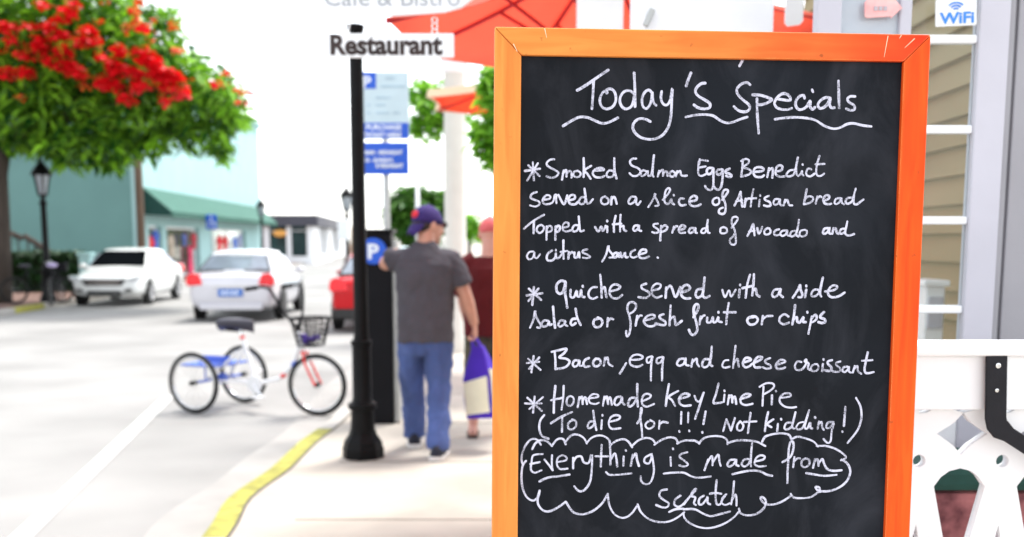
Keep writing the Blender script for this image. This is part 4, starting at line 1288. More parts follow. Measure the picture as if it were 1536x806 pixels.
# bicycle by the hedge
b = at(52, 362, 26.2); b.z = 0
bi = thing('bicycle', 'dark bicycle leaning in front of the hedge beside the street lamp', 'bicycle', b, R(18))
for x in (-.52, .52): cycle_wheel('wheel', bi, (x, 0, .33), .33, I3, 16, rimm='blacksoft')
mb = MB(); mb.tube([(-.52, 0, .33), (-.12, 0, .30), (.40, 0, .72), (-.2, 0, .80), (-.52, 0, .33)], .022, 8); mb.tube([(-.12, 0, .30), (-.24, 0, .88)], .02, 8); mb.tube([(.36, 0, .95), (.52, 0, .33)], .02, 8)
mb.build('frame', M['blacksoft'], bi, smooth=True)
MB().tube([(.24, .28, 1.0), (.34, .2, 1.02), (.38, 0, .97), (.34, -.2, 1.02), (.24, -.28, 1.0)], .016, 8).build('handlebar', M['steel'], bi, smooth=True)
mb = MB(); mb.ball((-.26, 0, .92), (.15, .08, .05), 10, 6); mb.build('saddle', M['saddle'], bi, smooth=True)
MB().prism([(-.14, 0), (.14, 0), (.18, .2), (-.18, .2)], lambda a, q, c: Vector((.58 + c, a, .78 + q)), -.12, .12).build('basket', M['blacksoft'], bi)
b = at(80, 362, 25.9); b.z = 0
b2 = thing('bicycle', 'second dark bicycle standing just right of the street lamp base', 'bicycle', b, R(100))
for x in (-.52, .52): cycle_wheel('wheel', b2, (x, 0, .33), .33, I3, 16, rimm='blacksoft')
mb = MB(); mb.tube([(-.52, 0, .33), (-.12, 0, .30), (.40, 0, .72), (-.2, 0, .80), (-.52, 0, .33)], .022, 8); mb.tube([(-.12, 0, .30), (-.24, 0, .88)], .02, 8); mb.tube([(.36, 0, .95), (.52, 0, .33)], .02, 8)
mb.build('frame', M['blacksoft'], b2, smooth=True)
MB().tube([(.24, .28, 1.0), (.34, .2, 1.02), (.38, 0, .97), (.34, -.2, 1.02), (.24, -.28, 1.0)], .016, 8).build('handlebar', M['blacksoft'], b2, smooth=True)
mb = MB(); mb.ball((-.26, 0, .95), (.17, .12, .06), 10, 6); mb.build('saddle', mat('lilac_saddle_cover', (.45, .38, .6), .7), b2, smooth=True)

# ------------------------------------------------------------------ black signpost and the signs
pb = gnd(545, 686); ph = at(534, 38, pb.y).z
po = thing('signpost', 'black metal signpost with a flared ringed base on the pavement', 'post', (pb.x, pb.y, 0))
k = 1 / 209.0
MB().lathe([(.150, 0), (.150, .075), (.142, .085), (.135, .12), (.10, .17), (.096, .20)], (0, 0, 0), 8).build('base', M['black'], po, bevel=.006)
MB().lathe([(.088, .19), (.080, .345), (.100, .350), (.103, .375), (.100, .39), (.082, .395), (.068, .42), (.066, .80), (.074, .805), (.074, .835), (.058, .84), (.050, .88), (.0475, ph - .06), (.0475, ph - .05)], (0, 0, 0), 20).build('shaft', M['black'], po, smooth=True, angle=35)
MB().lathe([(.047, ph - .06), (.052, ph - .05), (.058, ph - .035), (.062, ph - .02), (.062, ph), (.02, ph + .012)], (0, 0, 0), 20).build('cap', M['black'], po, smooth=True, angle=35)

# hanging restaurant signs (they hang from an arm on the square porch column)
SY = 4.3
a0_, a1_ = at(489, 87, SY), at(681, 51, SY)
rs = thing('restaurant_sign', 'narrow white hanging plank reading Restaurant, in front of the black signpost', 'sign', ((a0_.x + a1_.x) / 2, SY, a0_.z))
MB().box(((a0_.x + a1_.x) / 2, SY, (a0_.z + a1_.z) / 2), (a1_.x - a0_.x, .022, a1_.z - a0_.z)).build('board', M['white'], rs, world=True, bevel=.003)
tm = MB(); H_ = a1_.z - a0_.z
text_mesh(tm, 'Restaurant', .102, facing((a0_.x + .016, SY - .0125, a0_.z + .013)), sx=.84, bold=.004)
x_ = [v.x for v in tm.v]; w_ = max(x_) - min(x_); tgt = (at(664, 60, SY).x - at(496, 60, SY).x)
for v in tm.v: v.x = at(496, 60, SY).x + (v.x - min(x_)) * tgt / w_
# small slab serifs on the stems
tm.build('lettering', M['letterdark'], rs, world=True)
c0_, c1_ = at(462, -40, SY), at(700, 24, SY)
cs_ = thing('cafe_sign', 'larger white hanging sign reading Café & Bistro, above the Restaurant plank', 'sign', ((c0_.x + c1_.x) / 2, SY, c1_.z))
W_, Hh = c1_.x - c0_.x, c0_.z - c1_.z
poly = [(0, .02), (W_ * .55, 0.0), (W_ * .86, .012), (W_ * .97, .03), (W_ * 1.07, .075), (W_ * 1.12, .13), (W_ * 1.12, Hh), (0, Hh)]
MB().prism(poly, lambda a, b_, c: Vector((c0_.x + a, SY + c, c1_.z + b_)), -.012, .012).build('board', M['white'], cs_, world=True, bevel=.003)
tm = MB(); text_mesh(tm, 'Café & Bistro', .095, facing((at(488, 10, SY).x, SY - .0135, at(488, 10, SY).z)), sx=1.0)
x_ = [v.x for v in tm.v]; w_ = max(x_) - min(x_); tgt = (at(690, 5, SY).x - at(488, 5, SY).x)
for v in tm.v: v.x = at(488, 5, SY).x + (v.x - min(x_)) * tgt / w_
pale_ = mat('pale_grey_letter', (.40, .42, .46), .6)
def word_split(mb, gap):
    """cut flat lettering into words where the letters leave a gap"""
    fx = sorted((min(mb.v[i].x for i in f), max(mb.v[i].x for i in f), f) for f in mb.f)
    out, hi = [], None
    for lo, h, f in fx:
        if hi is None or lo - hi > gap: out.append(MB()); hi = h
        q = out[-1]; k = len(q.v); q.v += [mb.v[i] for i in f]; q.f.append(list(range(k, k + len(f)))); hi = max(hi, h)
    return out
for q in word_split(tm, .012): q.build('lettering', pale_, cs_, world=True)
for u in (520, 652):
    hk = MB()
    p0, p1 = at(u, 53, SY), at(u, 26, SY)
    for i in range(3):
        q = p0.lerp(p1, (i + .5) / 3); hk.torus(q, .011, .0028, 'y' if i % 2 else 'y', 12, 5)
    hk.build('hanging_chain', M['chrome'], cs_, world=True)
ar = MB(); top = c1_.z + Hh
cx = at(900, 30, 4.32).x
ar.tube([(c0_.x, SY, top + .12), (cx + .0, SY, top + .12)], .014, 8)
for u in (500, 690): ar.tube([(at(u, 0, SY).x, SY, top - .01), (at(u, 0, SY).x, SY, top + .12)], .005, 6)
ar.build('bracket_arm', M['black'], cs_, world=True)

# pay station
mY = gnd(570, 637).y
ms = thing('pay_station', 'tall black parking pay station with a round blue P badge', 'parking meter', (at(568, 637, mY).x, mY, 0))
w = 45 * mY / F; hM = at(568, 349, mY).z
MB().box((0, .17, hM / 2), (w, .30, hM), taper=.985).build('cabinet', mat('meter_paint', (.006, .006, .008), .55, var=.15, scale=5, spec=.12), ms, bevel=.012)
MB().box((w / 2 + .024, .19, hM / 2 - .03), (.046, .27, hM - .08)).build('side_panel', M['steel'], ms, bevel=.008)
MB().box((0, .17, hM + .012), (w + .03, .33, .03)).build('lid', M['black'], ms, bevel=.008)
bz = at(563, 377, mY).z
bd = MB().lathe([(.100, .004), (.108, 0), (.108, -.01), (.100, -.014)], (-.02, .012, bz), 32, 'y').build('badge', M['signblue'], ms)
tm = MB(); text_mesh(tm, 'P', .165, facing((-.02 - .052, -.0045, bz - .058)), bold=.006, sx=1.1); tm.build('letter', M['signletter'], bd)

# blue and white parking signs on a steel post behind it
sY = mY + .45
sg = at(580, 362, sY); sx0, sx1 = at(530, 110, sY).x - sg.x, at(613, 110, sY).x - sg.x
sn = thing('parking_sign', 'tall white and blue parking sign reading Purchase Ticket Here, on a steel post', 'sign', (sg.x, sY, 0))
zt, zm, zb_, z2, z3 = [at(580, v, sY).z for v in (108, 184, 209, 214, 262)]
MB().tube([(0, .04, 0), (0, .04, zt - .05)], .028, 10).build('post', M['steel'], sn, smooth=True)
up = MB().box(((sx0 + sx1) / 2, 0, (zt + zb_) / 2), (sx1 - sx0, .012, zt - zb_)).build('upper_panel', M['signpale'], sn, bevel=.004)
xL = at(524, 130, sY).x - sg.x; xv = at(546, 130, sY).x - sg.x
bl = MB(); bl.box(((sx0 + sx1) / 2, -.0085, (zm + zb_) / 2), (sx1 - sx0 - .012, .004, zm - zb_ - .008))
bl.build('blue_band', M['signblue'], up)
MB().box((at(553, 120, sY).x - sg.x, -.0085, at(553, 121, sY).z), (.125, .004, .135)).build('badge_panel', M['signblue'], up)
f_ = lambda u, v: facing((at(u, v, sY).x - sg.x, -.0115, at(u, v, sY).z))
def words(s, size, fn, parent, m='signletter', bold=.002, sx=1.0):
    q = MB(); text_mesh(q, s, size, fn, bold=bold, sx=sx); q.build('lettering', M[m], parent)
words('P', .13, f_(543.5, 131.5), up, bold=.004, sx=1.1)
words('PURCHASE', .062, f_(549, 195), up)
words('TICKET HERE', .056, f_(546.5, 206.5), up, sx=.95)
gr = MB()
for (u0, u1, v) in ((578, 592, 118), (564, 586, 147), (550, 556, 158), (564, 578, 158), (550, 556, 170), (564, 584, 170), (590, 600, 170), (572, 608, 130)):
    p0, p1 = at(u0, v, sY), at(u1, v, sY); gr.box(((p0.x + p1.x) / 2 - sg.x, -.0085, p0.z), (p1.x - p0.x, .004, .012))
gr.build('small_print', mat('pale_blue_print', (.35, .5, .6), .6), up)
lw = MB().box(((sx0 + sx1) / 2 - .008, 0, (z2 + z3) / 2), (sx1 - sx0, .012, z2 - z3)).build('lower_panel', M['signblue'], sn, bevel=.01)
words('8AM - MIDNIGHT', .048, f_(548, 232), lw, sx=.86)
words('10 - SUNDAY,', .048, f_(547, 243.5), lw, sx=.86)
words('8 MIDNIGHT', .048, f_(564, 252), lw, sx=.86)
# ------------------------------------------------------------------ people
def ell(c, rx, ry, n=22, p=2.2, tilt=0.0):
    out = []
    for k in range(n):
        a = 2 * math.pi * k / n
        f_ = lambda q: math.copysign(abs(q) ** (2 / p), q)
        out.append(Vector((c[0] + rx * f_(math.cos(a)), c[1] + ry * f_(math.sin(a)), c[2] + tilt * math.sin(a))))
    return out
folds = bpy.data.textures.new('folds', 'CLOUDS'); folds.noise_scale = .10; folds.noise_depth = 2
def cloth(o, amount=.014):
    m = o.modifiers.new('folds', 'DISPLACE'); m.texture = folds; m.strength = amount; m.mid_level = .5; m.texture_coords = 'LOCAL'
    return o
def head_xf(c, yaw, pitch=0.0):
    return Matrix.Translation(c) @ Matrix.Rotation(yaw, 4, 'Z') @ Matrix.Rotation(pitch, 4, 'X')
def head_mesh(mb, Mx):
    h = MB()
    h.loft([ell((0, y, z), rx, ry) for z, y, rx, ry in ((-.004, .048, .022, .026), (.014, .042, .043, .050), (.045, .022, .060, .082), (.085, .008, .070, .098), (.125, 0, .076, .102), (.165, -.004, .075, .098), (.203, -.008, .060, .078), (.226, -.01, .032, .042), (.232, -.01, .008, .01))])
    h.ball((0, .112, .090), (.014, .022, .026), 10, 7); h.tube([(0, .108, .10), (0, .100, .135)], .011, 8)
    h.ball((0, .098, .048), (.026, .010, .009), 10, 6); h.ball((0, .088, .012), (.022, .018, .016), 10, 6)
    for s in (1, -1):
        h.ball((s * .077, -.008, .105), (.012, .022, .034), 10, 7, Matrix.Rotation(R(-18 * s), 3, 'Z'))
        h.ball((s * .034, .098, .128), (.024, .012, .010), 8, 6)
    h.xf(Mx); mb.add(h.v, h.f)
def cap_parts(parent, Mx, m, mpatch, back):
    h = MB(); z0 = .118
    h.loft([ell((0, y, z), rx, ry) for z, y, rx, ry in ((z0, -.002, .083, .108), (.15, -.004, .0835, .108), (.185, -.008, .075, .097), (.215, -.01, .055, .072), (.236, -.01, .028, .036), (.242, -.01, .006, .008))])
    h.ball((0, -.01, .243), (.011, .011, .007), 8, 5)
    h.xf(Mx); c = h.build('cap', m, parent, smooth=True)
    s = -1 if back else 1
    b = MB(); rows = []
    for j in range(5):                                  # peak: a curved tongue
        t = j / 4; w = .076 * math.sqrt(max(0, 1 - (t * .86) ** 2)); row = []
        for i in range(9):
            q = (i - 4) / 4
            row.append(Vector((q * w, s * (.092 + (.050 if back else .085) * t - .02 * q * q), z0 + .006 - (.085 if back else .03) * t - .020 * q * q)))
        rows.append(row)
    top = [p for r in rows for p in r]; n = 9
    fs = [(j * n + i, j * n + i + 1, (j + 1) * n + i + 1, (j + 1) * n + i) for j in range(4) for i in range(8)]
    b.add(top, fs); b.xf(Mx); b.build('peak', m, c, smooth=True, solid=.006)
    if mpatch:
        pm = MB(); pm.ball((0, s * .105, .165), (.036, .012, .026), 14, 8); pm.xf(Mx); pm.build('patch', mpatch, c, smooth=True)
def hand_mesh(mb, wrist, d, palm_n, fwd, curl=.9, k=1.0):
    """d: wrist->fingers, palm_n: the way the palm faces, fwd: thumb side"""
    d, palm_n, fwd = d.normalized(), palm_n.normalized(), fwd.normalized()
    rings = []
    for t, w, h in ((0, .026, .021), (.03, .034, .018), (.065, .042, .016), (.095, .041, .013)):
        c = wrist + d * t * k
        rings.append([c + (fwd * math.cos(a) * w + palm_n * math.sin(a) * h) * k for a in [2 * math.pi * i / 14 for i in range(14)]])
    mb.loft(rings)
    for i, (off, L) in enumerate(((.031, .072), (.011, .080), (-.010, .074), (-.030, .058))):
        p = wrist + d * .088 * k + fwd * off * k; dirv = d.copy(); pts = [p]
        ax = palm_n.cross(d)
        for seg in (.45, .32, .26):
            ang = curl * (.75 if seg == .45 else 1.0)
            dirv = (dirv * math.cos(ang) + palm_n * math.sin(ang)) if False else Matrix.Rotation(-ang, 3, ax) @ dirv
            p = p + dirv * L * seg * k; pts.append(p)
        mb.tube(pts, [.0095 * k, .0090 * k, .0082 * k, .0066 * k], 8)
    p = wrist + d * .025 * k + fwd * .030 * k
    mb.tube([p, p + (fwd * .03 + d * .028 + palm_n * .012) * k, p + (fwd * .034 + d * .055 + palm_n * .028) * k, p + (fwd * .022 + d * .072 + palm_n * .038) * k], [.013 * k, .012 * k, .010 * k, .007 * k], 8)
def shoe(mb, c, yaw, L=.285, w=.05, h=.10):
    Mx = Matrix.Translation(c) @ Matrix.Rotation(yaw, 4, 'Z')
    rings = []
    for t, ww, hh in ((0, .55, .75), (.04, .8, .95), (.14, .88, 1.0), (.3, .86, .95), (.5, .92, .66), (.72, 1.0, .50), (.88, .86, .42), (.97, .55, .33), (1, .2, .2)):
        y = -.07 + L * t
        rings.append([Vector((w * ww * math.cos(a), y, .022 + max(-.0, math.sin(a)) * h * hh * .8 + min(0, math.sin(a)) * .004)) for a in [2 * math.pi * i / 14 for i in range(14)]])
    m = MB().loft(rings).xf(Mx); mb.add(m.v, m.f)
def sole(mb, c, yaw, L=.295, w=.054, th=.026):
    Mx = Matrix.Translation(c) @ Matrix.Rotation(yaw, 4, 'Z')
    out = [(-.5, 0), (-.8, .05), (-.86, .2), (-.8, .42), (-.95, .66), (-.85, .86), (-.5, .98), (0, 1.0), (.5, .98), (.85, .86), (.95, .66), (.8, .42), (.86, .2), (.8, .05), (.5, 0)]
    m = MB().prism([(a * w, -.074 + L * b) for a, b in out], lambda a, b, c_: Vector((a, b, c_)), 0.001, th).xf(Mx); mb.add(m.v, m.f)

# --- the man in grey at the kerb
fR, fL = gnd(656, 690), gnd(622, 671)
mb0 = (fR + fL) / 2; mb0.z = 0
man = thing('person', 'man in grey T-shirt, blue jeans and backward purple cap, holding a purple bag', 'person', mb0)
lR, lL = fR - mb0, fL - mb0
aR, aL = Vector((lR.x, lR.y + .05, .085)), Vector((lL.x, lL.y + .05, .085))
hx = .01
hipR, hipL = Vector((.092 + hx, 0, .90)), Vector((-.098 + hx, .02, .90))
kR, kL = Vector((.092 + hx, -.03, .49)), Vector((-.118 + hx, .14, .50))
shR, shL = Vector((.178 + hx, 0, 1.425)), Vector((-.178 + hx, .0, 1.425))
elR, wrR = Vector((.280 + hx, .0, 1.16)), Vector((.345 + hx, .07, .935))
elL, wrL = Vector((-.285 + hx, .06, 1.37)), Vector((-.19 + hx, .30, 1.40))
HC = Vector((.004 + hx, .035, 1.52)); HM = head_xf(HC, R(-52), R(-8)) @ Matrix.Scale(1.09, 4)
b = MB()
head_mesh(b, HM)
b.tube([(hx, -.01, 1.40), (hx + .004, .0, 1.48), (hx + .012, .02, 1.60)], [.075, .064, .062], 16)
b.loft([ell((hx, y, z), rx, ry, 22, 2.4) for z, y, rx, ry in ((.82, 0, .15, .11), (.92, 0, .165, .115), (1.05, .0, .155, .105), (1.2, .0, .165, .11), (1.34, -.005, .185, .115), (1.42, -.005, .175, .095), (1.47, -.005, .09, .07))])
b.tube([shR, shR.lerp(elR, .5), elR, elR.lerp(wrR, .35), wrR], [.062, .058, .048, .050, .032], 14)
b.tube([shL, shL.lerp(elL, .5), elL, elL.lerp(wrL, .35), wrL], [.062, .058, .052, .050, .032], 14)
hand_mesh(b, wrR + (wrR - elR).normalized() * .005, Vector((.06, .10, -.96)), Vector((-1, .1, 0)), Vector((.05, 1, .08)), 1.0)
hand_mesh(b, wrL, Vector((.3, .9, .15)), Vector((.3, .0, -1)), Vector((1, -.3, .1)), .6)
for h, k_, a_ in ((hipR, kR, aR), (hipL, kL, aL)):
    b.tube([h, h.lerp(k_, .5), k_, k_.lerp(a_, .3), a_], [.085, .075, .055, .055, .038], 14)
b.build('body', M['skin'], man, remesh=.0065, smoothit=3)
s = MB()
s.loft([ell((hx, y, z), rx, ry, 26, 2.5) for z, y, rx, ry in ((.815, .0, .202, .150), (.86, .0, .204, .152), (.95, 0, .202, .152), (1.05, 0, .200, .150), (1.18, 0, .206, .150), (1.28, -.005, .214, .148), (1.36, -.010, .212, .134), (1.41, -.010, .195, .115), (1.45, -.008, .150, .098), (1.485, -.004, .105, .086), (1.515, 0, .082, .076), (1.525, .002, .076, .070))])
s.tube([shR + Vector((-.07, 0, -.005)), shR + Vector((.012, 0, -.030)), shR.lerp(elR, .55), shR.lerp(elR, .80)], [.072, .078, .080, .080], 16)
s.tube([shL + Vector((.07, 0, -.005)), shL + Vector((-.012, 0, -.030)), shL.lerp(elL, .5), shL.lerp(elL, .72)], [.072, .078, .080, .080], 16)
cloth(s.build('shirt', M['shirtgrey'], man, remesh=.010, smoothit=3), .034)
j = MB()
j.loft([ell((hx, y, z), rx, ry, 24, 2.4) for z, y, rx, ry in ((.72, .02, .160, .115), (.80, .015, .186, .132), (.88, .01, .188, .134), (.97, 0, .180, .125))])
for h, k_, a_ in ((hipR, kR, aR), (hipL, kL, aL)):
    j.tube([h + Vector((0, 0, -.06)), h.lerp(k_, .4), k_, k_.lerp(a_, .5), a_ + Vector((0, -.01, .03)), a_ + Vector((0, -.01, -.012))], [.108, .104, .090, .086, .082, .084], 16)
cloth(j.build('jeans', M['denim'], man, remesh=.009, smoothit=2), .038)
for f_, y in ((lR, -.12), (lL, .10)):
    sh = MB(); shoe(sh, f_, y, .31, .056, .115); so = sh.build('shoe', M['shoe'], man, smooth=True)
    q = MB(); sole(q, f_, y, .32, .062, .036); q.build('sole', M['sole'], so, bevel=.006)
cap_parts(man, HM, M['cappurple'], M['capred'], True)
g = MB()
for sx in (1, -1):
    g.ball((sx * .036, .108, .128), (.031, .008, .021), 12, 6); g.tube([(sx * .062, .104, .132), (sx * .080, .05, .132), (sx * .081, -.01, .124)], .0035, 6)
g.tube([(-.012, .112, .134), (.012, .112, .134)], .004, 6); g.xf(HM); g.build('sunglasses', M['blacksoft'], man, smooth=True)
hr = MB(); hr.loft([ell((0, y, z), rx, ry) for z, y, rx, ry in ((.06, -.055, .058, .046), (.09, -.035, .074, .070), (.12, -.012, .0795, .096), (.135, -.006, .0805, .1))]); hr.xf(HM); hr.build('hair', M['hair'], man, smooth=True)

# --- the second person, farther on, partly behind the board
fl2 = gnd(709, 656)
p2 = thing('person', 'person in salmon cap, dark red shirt and camouflage shorts, half hidden by the chalkboard', 'person', Vector((fl2.x + .14, fl2.y + .02, 0)))
l2 = Vector((-.14, -.02, 0)); r2 = Vector((.10, .16, 0))
HC2 = Vector((.0, .02, 1.475)); HM2 = head_xf(HC2, R(14), R(-4))
b = MB(); head_mesh(b, HM2)
b.tube([(0, -.01, 1.36), (0, -.005, 1.44), (0, .008, 1.54)], [.078, .066, .064], 16)
b.loft([ell((0, y, z), rx, ry, 22, 2.4) for z, y, rx, ry in ((.78, 0, .15, .12), (.9, 0, .165, .13), (1.05, 0, .16, .13), (1.2, 0, .17, .125), (1.32, 0, .185, .11), (1.40, 0, .10, .075))])
for sx, an in ((-1, l2), (1, r2)):
    sh_, el_, wr_ = Vector((sx * .175, 0, 1.36)), Vector((sx * .215, .02, 1.09)), Vector((sx * .19, .16, .90))
    b.tube([sh_, sh_.lerp(el_, .5), el_, el_.lerp(wr_, .35), wr_], [.055, .05, .042, .042, .027], 14)
    hand_mesh(b, wr_, (wr_ - el_), Vector((-sx, .1, 0)), Vector((0, 1, .6)), .5)
    hp, kn, ak = Vector((sx * .09, 0, .86)), Vector((sx * .11, an.y * .5 + .03, .47)), Vector((an.x, an.y + .03, .07))
    b.tube([hp, hp.lerp(kn, .5), kn, kn.lerp(ak, .3), ak, ak + Vector((0, -.005, -.03))], [.088, .078, .056, .058, .036, .038], 14)
    b.loft([[Vector((an.x + w * math.cos(a), an.y + y, .022 + max(0, math.sin(a)) * h)) for a in [2 * math.pi * i / 12 for i in range(12)]] for y, w, h in ((-.06, .022, .05), (-.03, .034, .075), (.04, .036, .07), (.10, .042, .04), (.16, .044, .026), (.19, .03, .018))])
    for t in range(5): b.tube([(an.x + (t - 2) * .017, an.y + .16, .033), (an.x + (t - 2) * .018, an.y + .20 - abs(t - (3 if sx < 0 else 1)) * .006, .028)], [.010, .007], 8)
b.build('body', M['skin2'], p2, remesh=.0068, smoothit=3)
s = MB()
s.loft([ell((0, y, z), rx, ry, 26, 2.5) for z, y, rx, ry in ((.80, 0, .205, .155), (.9, 0, .208, .158), (1.05, 0, .200, .155), (1.2, 0, .205, .15), (1.32, -.005, .205, .13), (1.38, 0, .165, .10), (1.415, 0, .09, .075))])
for sx in (-1, 1): s.tube([(sx * .12, 0, 1.36), (sx * .185, 0, 1.345), (sx * .215, .01, 1.18), (sx * .222, .015, 1.10)], [.09, .088, .078, .078], 16)
cloth(s.build('shirt', M['shirtred'], p2, remesh=.011, smoothit=4), .022)
s = MB()
s.loft([ell((0, y, z), rx, ry, 24, 2.4) for z, y, rx, ry in ((.68, .02, .17, .12), (.78, .01, .188, .14), (.92, 0, .185, .135))])
for sx, an in ((-1, l2), (1, r2)):
    kn = Vector((sx * .115, an.y * .5 + .03, .45)); s.tube([(sx * .09, .01, .80), (sx * .105, (an.y * .5 + .03) * .5, .62), kn], [.11, .102, .098], 16)
cloth(s.build('shorts', M['camo'], p2, remesh=.011, smoothit=3), .02)
for an in (l2, r2):
    q = MB(); sole(q, an, 0, .28, .05, .02); so = q.build('flip_flop', M['flipflop'], p2, bevel=.004)
    q = MB(); q.tube([(an.x - .045, an.y + .04, .03), (an.x - .02, an.y + .10, .062), (an.x, an.y + .135, .05), (an.x + .02, an.y + .10, .062), (an.x + .045, an.y + .04, .03)], .006, 6); q.build('strap', M['flipflop'], so)
cap_parts(p2, HM2, M['capsalmon'], None, False)

# --- the purple bag in the man's hand
hw = mb0 + wrR + Vector((.02, .07, -.12))
top = Vector((hw.x, hw.y, hw.z))
bg_ = thing('shopping_bag', 'purple shopping bag with pale cream panels, held beside the man in jeans', 'bag', (top.x + .055, top.y, top.z - .575), R(-36))
bg_.rotation_euler = (0, R(-7), R(-36))
W2, D2, z0, z1 = .125, .075, .0, .44
mb = MB()
mb.loft([[Vector((sx * w, sy * d, z)) for sx, sy in ((-1, -1), (1, -1), (1, 1), (-1, 1))] for w, d, z in ((W2 * .94, D2, 0), (W2, D2 * 1.05, .12), (W2 * .98, D2 * .9, .30), (W2 * .66, D2 * .40, z1), (W2 * .36, .015, .53))])
bag_o = mb.build('bag_body', M['bagpurple'], bg_, bevel=.008)
mb = MB()
mb.loft([[Vector((x, -d - .004, z)) for x, d, z in ((-.112, D2 * .98 + .0012, .03), (.108, D2 * .98 + .0012, .045), (.108, D2 * .95 + .004, .31), (-.112, D2 * .95 + .004, .27))], [Vector((x, -d + .002, z)) for x, d, z in ((-.112, D2 * .98, .03), (.108, D2 * .98, .045), (.108, D2 * .95, .31), (-.112, D2 * .95, .27))]])
mb.build('front_panel', M['bagcream'], bag_o)
mb = MB()
mb.loft([[Vector((W2 + dx, y, z)) for y, z in ((-.058, .04), (.058, .04), (.046, .33), (-.046, .36))] for dx in (-.012, .010)])
mb.build('gusset_panel', M['bagcream'], bag_o)
mb = MB()
for sy in (-.012, .012): mb.tube(catmull([(-.05, sy, .50), (-.045, sy * .6, .575), (-.03, 0, .595), (-.005, sy * .6, .575), (.04, sy, .50)], 4), .007, 6)
mb.build('handles', M['bagpurple'], bag_o)

# ------------------------------------------------------------------ patio umbrellas
def umbrella(label, c, rad, ze, za, m, trim=False):
    o = thing('patio_umbrella', label, 'umbrella', (c[0], c[1], 0), group='open patio umbrellas')
    V = [Vector((rad * math.cos(R(22.5 + 45 * k)), rad * math.sin(R(22.5 + 45 * k)), ze)) for k in range(8)]
    A = Vector((0, 0, za)); mb = MB(); NR, NS = 7, 8
    for k in range(8):
        p, q = V[k], V[(k + 1) % 8]; grid = []
        for i in range(NR + 1):
            t = i / NR; row = []
            for j in range(NS + 1):
                s_ = j / NS
                e_ = p.lerp(q, s_); sag = 4 * s_ * (1 - s_)
                e_ = e_ * (1 - .035 * sag) if False else Vector((e_.x * (1 - .05 * sag), e_.y * (1 - .05 * sag), e_.z))
                r_ = A.lerp(e_, t); r_.z -= .05 * math.sin(math.pi * t) * (1 - .2 * sag) + .02 * sag * t
                row.append(r_)
            grid.append(row)
        flat = [x for r_ in grid for x in r_]; n = NS + 1
        fs = [(i * n + j, i * n + j + 1, (i + 1) * n + j + 1, (i + 1) * n + j) for i in range(NR) for j in range(NS)]
        mb.add(flat, fs)
    mb.build('canopy', m, o, smooth=True, solid=.004)
    if trim:
        t_ = MB()
        for k in range(8):
            p, q = V[k], V[(k + 1) % 8]
            t_.loft([[Vector((e_.x * (1 - .05 * 4 * s_ * (1 - s_)) * f, e_.y * (1 - .05 * 4 * s_ * (1 - s_)) * f, e_.z + dz)) for f, dz in ((1.0, -.02), (1.02, -.02), (1.01, .06), (.99, .06))] for s_, e_ in [(j / 6, p.lerp(q, j / 6)) for j in range(7)]])
        t_.build('edge_trim', M['umbtop'], o)
    MB().tube([(0, 0, .05), (0, 0, za)], .020, 12).build('pole', M['rib'], o, smooth=True)
    MB().lathe([(.26, 0), (.26, .05), (.05, .09), (.04, .3), (.024, .32)], (0, 0, 0), 20).build('base', M['black'], o, smooth=True, angle=40)
    zr = za - .62
    MB().lathe([(.022, zr - .05), (.045, zr - .04), (.045, zr + .04), (.022, zr + .05)], (0, 0, 0), 14).build('runner', M['blacksoft'], o, smooth=True, angle=40)
    for k in range(8):
        pts = []
        for i in range(7):
            t = .03 + .965 * i / 6; q = A.lerp(V[k], t); q.z -= .05 * math.sin(math.pi * t) + .016; pts.append(q)
        MB().tube(pts, .011, 6).build('rib', M['rib'], o)
        q = A.lerp(V[k], .5); q.z -= .05 + .02
        MB().tube([(V[k].x * .04, V[k].y * .04, zr), q], .009, 6).build('stretcher', M['rib'], o)
    return o
umbrella('large red patio umbrella seen from below, behind the top of the chalkboard', (.47, 5.6), 1.15, 2.56, 3.02, M['umbrella'])
umbrella('smaller orange umbrella farther along, with a cream edge, left of the chalkboard', (.56, 12.0), 1.54, 3.03, 3.6, M['umbrella2'], True)

# ------------------------------------------------------------------ porch: columns, glazed door, grey door, siding
def column(u0, u1, Y, z1, label, m='white', base=True):
    a, b_ = at(u0, 60, Y), at(u1, 60, Y); w = b_.x - a.x; x = (a.x + b_.x) / 2
    o = thing('porch_column', label, 'column', (x, Y + w / 2, 0))
    MB().box((0, 0, z1 / 2), (w, w, z1)).build('shaft', M[m], o, bevel=.006)
    MB().box((0, 0, .14), (w + .06, w + .06, .28)).build('plinth', M[m], o, bevel=.01)
    c = MB(); c.box((0, 0, z1 - .10), (w + .05, w + .05, .08)); c.box((0, 0, z1 - .02), (w + .10, w + .10, .08)); c.build('capital', M[m], o, bevel=.008)
    return o
column(868, 935, 4.32, 2.9, 'white square porch column behind the top rail of the chalkboard, left of the wide pillar')
p2c = column(965, 1160, 3.3, 2.9, 'wide white porch pillar behind the middle of the chalkboard top rail')
q = at(973, 27, 3.285)
MB().box((q.x, q.y - .004, q.z), (.018, .012, .055), Matrix.Rotation(R(24), 3, 'Y')).build('wall_clip', M['steel'], p2c, world=True, bevel=.003)
a, b_ = at(665, 250, 14.6), at(698, 250, 14.6)
oc = thing('porch_column', 'tall pale round column beside the man with the cap', 'column', ((a.x + b_.x) / 2, 14.75, 0)); rr = (b_.x - a.x) / 2
MB().lathe([(rr * 1.25, 0), (rr * 1.25, .18), (rr, .24), (rr * .98, 3.75), (rr, 3.76)], (0, 0, 0), 28).build('shaft', M['white'], oc, smooth=True, angle=40).data.materials[0] = mat('cream_column_paint', (.60, .60, .55), .6, var=.03)
